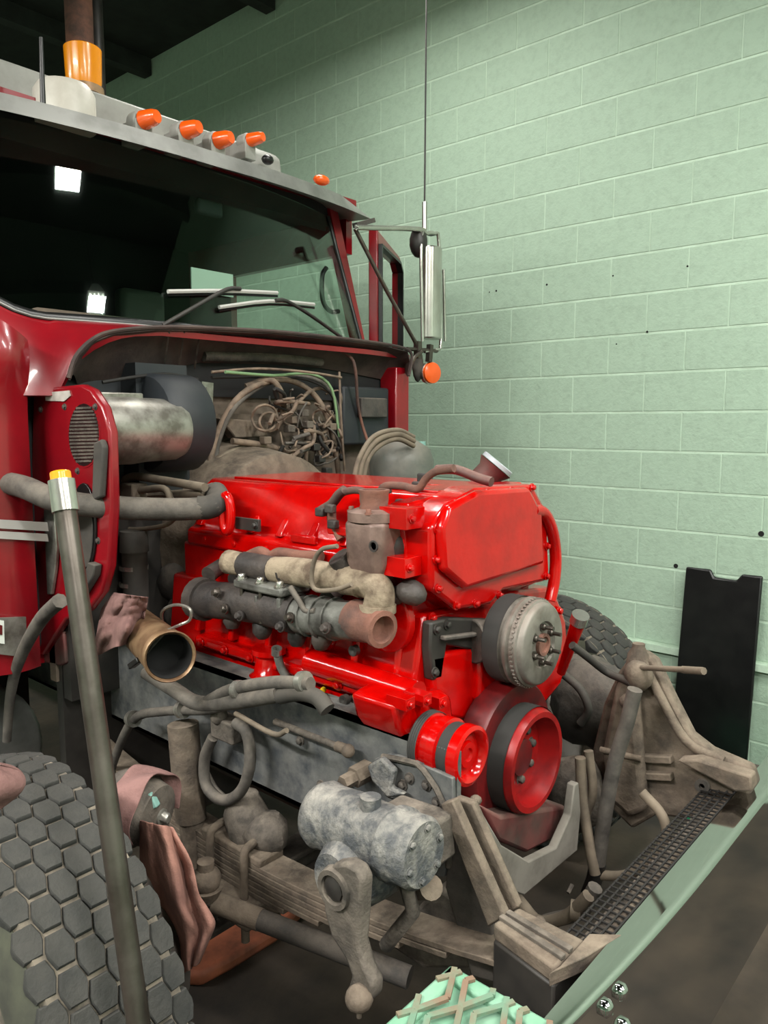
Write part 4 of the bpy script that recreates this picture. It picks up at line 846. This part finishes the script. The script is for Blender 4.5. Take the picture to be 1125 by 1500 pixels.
MB().prism(pp([(1000, 1106), (1030, 1104), (1108, 1128), (1110, 1150), (1085, 1150)], X=XF - .02), (-.05, 0, 0)).build('top_channel', 'dusty_tan', fc, .006)
MB().lathe(P(1030, 1150, X=XF - .001), (-1, 0, 0), [(0, .02), (.012, .02), (.012, .008), (.0, .008)], 14).build('channel_hole', 'dusty_dark', fc)
MB().lathe(P(935, 962, X=XF), (0, 0, 1), [(-.03, .035), (.01, .03), (.03, .018), (.04, .018), (.04, 0)], 14).build('grease_cap', 'dusty_tan', fc)
MB().prism(pp([(940, 985), (960, 975), (972, 1010), (970, 1060), (955, 1040)], X=XF + .06), (.05, 0, 0)).build('casting_ear', 'dusty_tan', fc, .01)
MB().ball(P(935, 990, X=XF - .04), .04, (1, 1, 1.1), 12, .3).ball(P(920, 1028, X=XF - .05), .026, (1, 1, 1), 10, .3).build('hinge_knuckle', 'dusty_tan', fc)
MB().cyl(P(940, 978, X=XF - .06), P(1005, 981, X=XF - .14), .008, n=8).cyl(P(1000, 981, X=XF - .13), P(1031, 983, X=XF - .17), .010, n=8).build('hinge_rod', 'hose_tan', fc)
MB().tube([P(838, 945, Y=1.0), P(860, 962, Y=.98), P(890, 985, Y=.95), P(925, 1000, X=XF - .06)], .012, 8).build('fill_line', 'rubber', fc)
MB().tube(pp([(930, 1010), (918, 1060), (900, 1120), (885, 1200), (876, 1268)], X=2.0), .021, 12).build('drain_hose', 'hose', fc)
MB().tube(pp([(876, 1264), (870, 1290), (862, 1310)], X=2.0), .024, 12, 3).build('hose_coupling', 'black_plastic', fc)
for q, r, m, X in (([(862, 1312), (830, 1342), (790, 1350), (765, 1325), (745, 1300), (730, 1290)], .017, 'hose_tan', 1.75), ([(872, 1300), (850, 1335), (800, 1350)], .02, 'hose', 1.78), ([(880, 1282), (915, 1282), (950, 1262), (975, 1230), (970, 1195), (940, 1160)], .014, 'hose_tan', 2.0), ([(850, 1110), (853, 1170), (862, 1230), (872, 1280)], .016, 'hose_tan', 1.98), ([(862, 1100), (868, 1160), (856, 1200)], .014, 'hose_tan', 2.02)):
    MB().tube(pp(q, X=X), r, 10).build('cooler_hose', m, fc)
p = P(842, 1335, X=1.75); MB().cyl(p + V((0, .012, 0)), p + V((.01, -.012, 0)), .026, n=14).build('hose_clip', 'hose_tan', fc)
MB().ball(P(870, 1030, X=2.4), .13, (1, 1.2, 1.2), 14, .25).ball(P(850, 1000, X=2.45), .10, (1, 1.4, 1), 14, .2).build('knuckle_casting', 'dusty_dark', fc)
MB().ball(P(845, 1160, X=2.1), .10, (.8, 1, 1.2), 14, .25).build('lower_casting', 'dusty', fc)
MB().tube(pp([(822, 985), (850, 1010), (862, 1040), (850, 1060)], X=2.25), .014, 8).build('black_hose', 'rubber', fc)
MB().box((1.30, .60, .60), (2.5, .66, .74)).build('front_beam', 'dusty', cm, .01)
# wire mesh behind the bumper
xm0, xm1 = P(884, 1388, Z=.79).x, P(1106, 1142, Z=.79).x
mesh = MB()
for i in range(46):
    x = xm0 + (xm1 - xm0) * i / 45; mesh.bar((x, .575, .795), (x + .03, .665, .775), .004, .004)
for j in range(5): y = .578 + .021 * j; z = .795 - .005 * j; mesh.bar((xm0, y, z), (xm1, y, z), .004, .004)
lab(mesh.build('wire_mesh', 'wire_black', fb), 'black wire mesh strip')
MB().box((xm0 + .02, .575, .70), (xm1, .62, .765)).build('mesh_ledge', 'dusty_tan', fb, .004)

# ------------------------------------------------------------------ loose things
# steel pole with amber tip
pt, pb = P(91, 712, t=1.32), P(203, 1500, t=1.22); ax = (pt - pb).normalized(); foot = pb - ax * ((pb.z - .012) / ax.z)
po = tag(empty('marker_pole', (foot.x, foot.y, 0)), 'steel pole with an amber tip standing beside the front tire', 'pole')
MB().cyl(foot, pt - ax * .02, .0185, n=20).build('pole_tube', 'steel', po)
MB().cyl(pt - ax * .045, pt + ax * .01, .0225, n=20).build('pole_collar', 'chrome_dull', po)
lab(MB().cyl(pt + ax * .008, pt + ax * .026, .0175, n=20).build('pole_lens', 'amber_top', po, .003), 'amber lens')
MB().lathe(V((foot.x, foot.y, .001)), (0, 0, 1), [(0, .07), (.012, .07), (.02, .03), (.03, .02)], 24).build('pole_foot', 'steel', po)

def rag(name, fn, nu, nv, m, label):
    o = MB().sheet(fn, nu, nv, .004).build(name, m, None, 0, 80, 1); return tag(o, label, 'rag')
def edge_at(E, v):
    k = v * (len(E) - 1); i = min(int(k), len(E) - 2); f = k - i
    return E[i][0] * (1 - f) + E[i + 1][0] * f, E[i][1] * (1 - f) + E[i + 1][1] * f
def drape(Lf, Rt, X, amp, bow, fr_, ph):
    def fn(u, v):
        a, b = edge_at(Lf, v), edge_at(Rt, v)
        n = noise.noise(V((u * 3.1 + ph, v * 3.3, ph))) * amp * 1.6 + noise.noise(V((u * 7 + ph, v * 7, ph + 5))) * amp * .8
        x = X + amp * math.sin(u * fr_ + v * 4 + ph) * (.35 + .65 * v) + n - bow * math.sin(3.1416 * u)
        return P(a[0] + (b[0] - a[0]) * u, a[1] + (b[1] - a[1]) * u, X=x)
    return fn
rag('shop_rag', drape([(168, 868), (150, 890), (144, 920), (137, 962)], [(216, 874), (214, 893), (212, 912), (206, 934)], 1.17, .022, .06, 12, 1), 30, 24, 'rag', 'dull pink rag wrapped around the open brass-coloured pipe')
rag('shop_rag', drape([(206, 1200), (206, 1265), (228, 1330), (252, 1390), (268, 1428)], [(252, 1212), (282, 1262), (292, 1312), (316, 1352), (290, 1412)], .945, .012, .035, 14, 2), 30, 26, 'rag_rust', 'long rust-pink rag hanging from the brake chamber')
def r3(u, v):
    a = -1.9 + 3.8 * u; r = .098 + .008 * math.sin(u * 19 + v * 4) + .01 * v
    x, y, z = frame(d_); return b_rag - d_ * (.10 - .09 * v) + (V((0, 0, 1)) * math.cos(a) + d_.cross(V((0, 0, 1))).normalized() * math.sin(a)) * r
b_rag = P(236, 1196, X=1.02)
rag('shop_rag', r3, 22, 8, 'rag', 'pale grey-pink rag tied over the top of the brake chamber')
pk = P(0, 1118, X=.47)
def r4(u, v):
    a = 6.2832 * u; t_ = math.sin(3.1416 * min(.985, max(.015, v))); return pk + V((.05 * t_ * math.cos(a) - .012, .035 * t_ * math.sin(a), -.035 + .075 * (v - .5) + .006 * math.sin(a * 3)))
rag('shop_rag', r4, 16, 10, 'rag', 'small pink rag balled up on the tire tread')

# orange pan on the floor below the axle
q = pp([(235, 1300), (300, 1270), (470, 1290), (440, 1330), (405, 1362), (340, 1402), (295, 1426), (262, 1424)], Z=.05)
tag(MB().prism([V((p.x, p.y, .0)) for p in q], (0, 0, .05)).build('drip_pan', 'pan_orange', None, .015), 'flat orange-brown drip pan on the floor under the axle', 'pan')
# green tarp folded against the wall
def tp(u, v):
    h = max(0, math.sin(3.1416 * u)) ** .6; return V((3.40 + .42 * u, .62 + .62 * v, .004 + .27 * h * (.75 + .25 * math.sin(v * 9)) + .02 * math.sin(v * 31 + u * 7) * h))
tag(MB().sheet(tp, 16, 24, .004).build('green_tarp', 'green_tarp', None, 0, 80), 'crumpled dark green tarp on the floor beside the black panel', 'tarp')
# green step with expanded metal
zs = .86; g0, g1, g2 = P(660, 1412, Z=zs), P(832, 1502, Z=zs), P(585, 1505, Z=zs)
x1, y1 = g0.x, g0.y; x0, y0 = x1 - .42, y1 - .62
gs = tag(empty('step_stand', ((x0 + x1) / 2, (y0 + y1) / 2, 0)), 'seafoam green step stand with an expanded metal top', 'step stand')
fm = MB().box((x0, y0, zs - .045), (x0 + .03, y1, zs)).box((x1 - .03, y0, zs - .045), (x1, y1, zs)).box((x0, y0, zs - .045), (x1, y0 + .03, zs)).box((x0, y1 - .03, zs - .045), (x1, y1, zs)); fm.build('step_frame', 'seafoam', gs, .005)
MB().box((x0 + .02, y0 + .02, zs - .04), (x1 - .02, y1 - .02, zs - .010)).build('step_plate', 'seafoam', gs)
em = MB(); sg_ = .105
def clipseg(p, q):
    t0, t1 = 0., 1.
    for a, lo_, hi_ in ((0, x0 + .006, x1 - .006), (1, y0 + .006, y1 - .006)):
        d = q[a] - p[a]
        if abs(d) < 1e-9: continue
        ta, tb = sorted(((lo_ - p[a]) / d, (hi_ - p[a]) / d)); t0 = max(t0, ta); t1 = min(t1, tb)
    return (p.lerp(q, t0), p.lerp(q, t1)) if t1 > t0 + .05 else None
for i in range(-1, 8):
    for j in range(-1, 14):
        cx_, cy_ = x1 - .02 - (i + .5 * (j % 2)) * sg_, y1 - .02 - j * sg_ * .5
        for sx in (-1, 1):
            for sy in (-1, 1):
                sgm = clipseg(V((cx_, cy_, zs + .001)), V((cx_ + sx * sg_ * .5, cy_ + sy * sg_ * .25, zs + .004)))
                if sgm and sx == 1: em.bar(sgm[0], sgm[1], .010, .006)
                elif sgm: em.bar(sgm[0], sgm[1], .010, .0055)
lab(em.build('expanded_mesh', 'mesh_rust', gs), 'rust-worn diamond mesh')
for x, y in ((x0 + .015, y0 + .015), (x1 - .015, y0 + .015), (x0 + .015, .40), (x1 - .015, .40)): MB().box((x - .015, y - .015, 0), (x + .015, y + .015, zs - .045)).build('step_leg', 'seafoam', gs)
